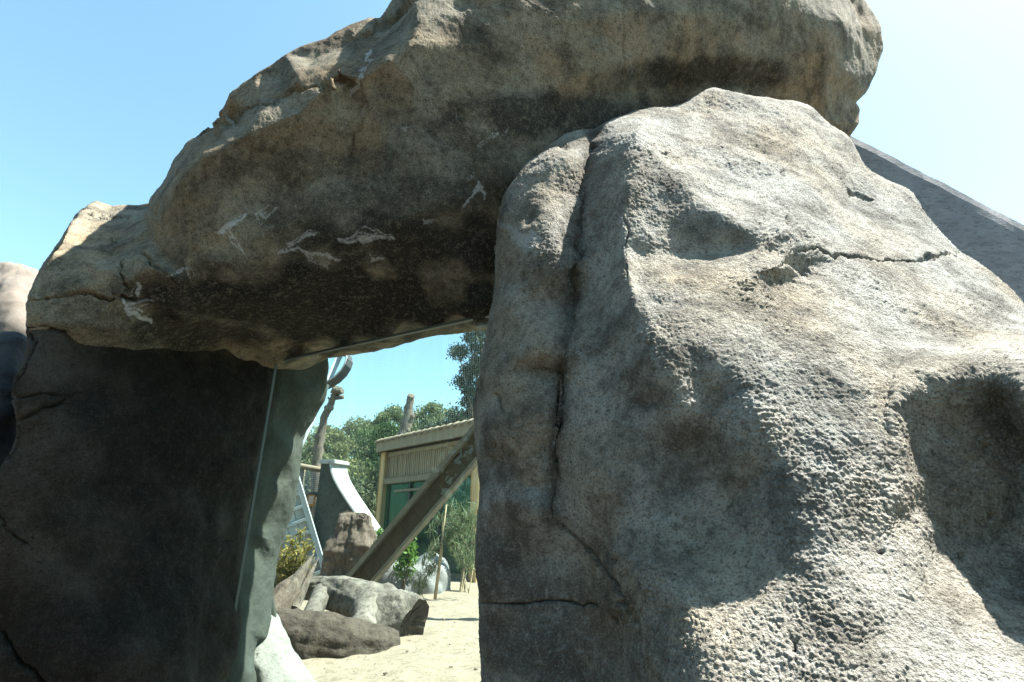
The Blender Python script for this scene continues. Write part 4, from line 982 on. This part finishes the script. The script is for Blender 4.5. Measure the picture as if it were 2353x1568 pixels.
# splintered log
A = at(622, 1425, 5.9); B = at(700, 1318, 6.3)
sp = thing('splintered_log', Vector((A.x, A.y, .5)), 'splintered brown log with sharp upright points beside the pale rock foot', 'log')
d = (B-A)
mb = MB(); mb.tube([A-d*.25, A, A.lerp(B, .5), A.lerp(B, .85)], [.2, .2, .16, .1], 12, .12, 5); mb.build('trunk', M['bark_red'], sp)
for k, (u, v, u0, v0, r) in enumerate([(722,1272,672,1352,.07),(732,1282,690,1370,.05),(706,1300,660,1372,.07),(684,1318,640,1390,.06),(716,1310,676,1380,.05)]):
    a, b = at(u0, v0, 6.05), at(u, v, 6.35); mb = MB(); mb.tube([a-(b-a)*.3, a, a.lerp(b, .5), b], [r*1.1, r, r*.65, .004], 7, .2, k); mb.build('splinter', M['bark'], sp)
# ---- yellow green shrub
def leafy(name, label, base, stems, m, size, per, seed, cat='shrub', stemm='bark', aspect=.3, droop=0, rad=.014, spread=.1):
    t = thing(name, base, label, cat); rr = np.random.default_rng(seed); cl = []
    for k, pl in enumerate(stems):
        mb = MB(); pl = [Vector(q) for q in pl]; mb.tube(pl, [rad*(1-.6*i/(len(pl)-1)) for i in range(len(pl))], 5); mb.build('stem', M[stemm], t)
        for i in range(len(pl)-1):
            for f in np.linspace(.2, 1, 4):
                q = pl[i].lerp(pl[i+1], f)
                if i > 0 or f > .6: cl.append((tuple(q), (spread, spread, spread), per))
    V, Fq = leaves(cl, size, aspect, seed, droop, 0); obj_np('leaves', V, Fq, M[m], t, smooth=False); return t
Yb = 6.9
base = at(672, 1310, Yb); base.z = .5
st_ = []
for (u, v) in [(692,1222),(704,1250),(650,1262),(668,1245),(676,1270),(712,1262),(640,1285),(660,1290),(690,1285),(648,1300),(682,1245)]:
    tip = at(u, v, Yb+random.uniform(-.3, .3)); st_.append([base+Vector((random.uniform(-.08, .08), random.uniform(-.08, .08), 0)), base.lerp(tip, .6), tip])
leafy('leafy_shrub', 'yellow green spiky shrub growing between the dark pillar edge and ladder ramp', base, st_, 'yellow_leaf', .06, 13, 3, spread=.075, aspect=.2)
# low dark plant left of splinters
base = at(640, 1400, 6.9); base.z = .5
leafy('leafy_shrub', 'low dark green plant behind the splintered log', base, [[base, at(640+du, 1385-dv, 6.9)] for du, dv in ((-14, 20), (0, 30), (14, 16), (-8, 40), (18, 30))], 'bush', .05, 30, 8, spread=.12)
# ferns by the building
for (u, v, h_, lb, sd_) in ((868,1300,1.15,'small bright green upright shrub growing left of the timber post', 5), (925,1308,.95,'bright green grassy plant seen under the plank ramp', 6)):
    b = ground_at(u, v+58, .5)
    leafy('green_plant', lb, b, [[b, b+Vector((random.uniform(-.12, .12), random.uniform(-.1, .1), h_*random.uniform(.5, 1.0)))] for k in range(7)], 'fern', .06, 34, sd_, spread=.14)
# ---- bamboo
b = ground_at(998, 1378, .48)
top = at(1026, 1160, 9.7)
st_ = [[b, b.lerp(top, .35), b.lerp(top, .7), top]]
t = thing('bamboo_plant', b, 'thin bamboo cane with drooping narrow leaves standing in the sand by the boulder', 'bamboo')
mb = MB(); mb.tube([b-Vector((0,0,.05)), b.lerp(top, .5), top], [.022, .018, .012], 7); mb.build('cane', M['cane'], t, True)
mb = MB(); mb.tube([b+Vector((.02,.02,-.05)), b.lerp(top, .5)+Vector((.03, 0, 0)), b.lerp(top, .9)+Vector((-.05, 0, 0))], [.012, .011, .008], 6); mb.build('cane', M['cane'], t, True)
cl = []
for (u0, v0, u1, v1, dY) in [(1008,1300,960,1340,-.1),(1012,1270,975,1290,.1),(1016,1240,1060,1270,-.2),(1018,1230,1080,1300,.2),(1020,1215,1090,1240,0),(1022,1200,1070,1230,.2),(1024,1185,1100,1200,0),(1024,1180,990,1225,.1),(1010,1290,965,1360,0),(1018,1235,1050,1290,.3),(1022,1205,1095,1290,-.1),(1014,1250,985,1275,-.2)]:
    p, q = at(u0, v0, 9.7), at(u1, v1, 9.7+dY); m_ = p.lerp(q, .5)+Vector((0, 0, .1))
    mb = MB(); mb.tube([p, m_, q], [.008, .006, .003], 4); mb.build('twig', M['cane'], t)
    for f in np.linspace(.25, 1, 6):
        c = (p.lerp(m_, f*2) if f < .5 else m_.lerp(q, f*2-1)); cl.append((tuple(c), (.07, .07, .09), 13))
V, Fq = leaves(cl, .085, .10, 4, .9, 0); obj_np('leaves', V, Fq, M['bamboo_leaf'], t, smooth=False)
b = ground_at(1062, 1362, .48)
t2s = []
for k in range(9):
    tip = at(1040+8*k+random.uniform(-6, 6), 1175+random.uniform(-20, 70), 11.2); t2s.append([b+Vector((random.uniform(-.15, .15), random.uniform(-.15, .15), 0)), b.lerp(tip, .6), tip])
leafy('bamboo_plant', 'dense bamboo clump with hanging leaves in front of the green glass', b, t2s, 'bamboo_leaf', .10, 20, 14, 'bamboo', 'cane', .11, .8, .012, .17)

# ---- litter on the sand
r_ = np.random.default_rng(9); pv = []; pf_ = []
for k in range(150):
    Yp = 4.2+9*r_.random()**1.4; u_ = r_.uniform(560, 1130); c = np.array(gb(u_, Yp, .5)); rad = .006+.016*r_.random()**4
    cube = np.array([(x, y, z) for x in (-1, 1) for y in (-1, 1) for z in (-1, 1)])*.62+r_.normal(size=(8, 3))*.2
    octa = np.concatenate([cube, [(1, 0, 0), (-1, 0, 0), (0, 1, 0), (0, -1, 0), (0, 0, .8), (0, 0, -.8)]])*rad*np.array([1.2, 1, .7])
    n_ = len(pv)*14; pv.append(octa+c+np.array([0, 0, rad*.3]))
    for a_, ring in ((8, (4, 6, 7, 5)), (9, (0, 1, 3, 2)), (10, (2, 3, 7, 6)), (11, (0, 4, 5, 1)), (12, (1, 5, 7, 3)), (13, (0, 2, 6, 4))):
        for q in range(4): pf_.append((n_+ring[q], n_+ring[(q+1) % 4], n_+a_))
o = obj_np('pebbles', np.concatenate(pv), np.array(pf_), M['pebble'], None, (-1.5, 7, .5), False)
tag(o, 'small clods and pebbles scattered over the sand', 'pebbles', kind='stuff')
# ---- visitor side, seen mirrored in the glass; trees added to block skylight
ft = thing('picket_fence', (-1, -3.6, 0), 'pale timber board fence on the visitor side mirrored in the glass', 'fence')
pm = MB(); pm.box((0, 0, 1.0), (.11, 0, 0), (0, .015, 0), (0, 0, 1.0)); p0 = pm.build('board', M['wood'])
p0.parent = ft
for k in range(26):
    o = p0 if k == 0 else p0.copy()
    if k: COL.objects.link(o); o.parent = ft
    o.location = (-5.2+.42*k, random.uniform(-.01, .01), random.uniform(-.04, .02))
for z in (.5, 1.6):
    mb = MB(); mb.beam((-6.4, -3.64, z), (4.6, -3.64, z), .05, .1); mb.build('rail', M['wood'], ft)
GV = 'sky-blocking trees added on the visitor side'
for k, (x, y, h, c) in enumerate([(-8, -7, 9, 4.4), (0, -9, 10.5, 4.8), (-12, -1, 8.5, 3.6), (8, -7.5, 9, 4.4)]):
    tree('sky_blocker_tree', (x, y, 0), h, c, 'bush', ('added sky-blocking evergreen behind one end of the board fence', 'tallest added sky-blocking evergreen behind the middle of the board fence', 'added sky-blocking evergreen standing alone beside the visitor path', 'added sky-blocking evergreen behind the far end of the board fence')[k], .22, 9000, .25, seed=60+k, cb=.1, nclump=30, group=GV, clump=(.3, .45))
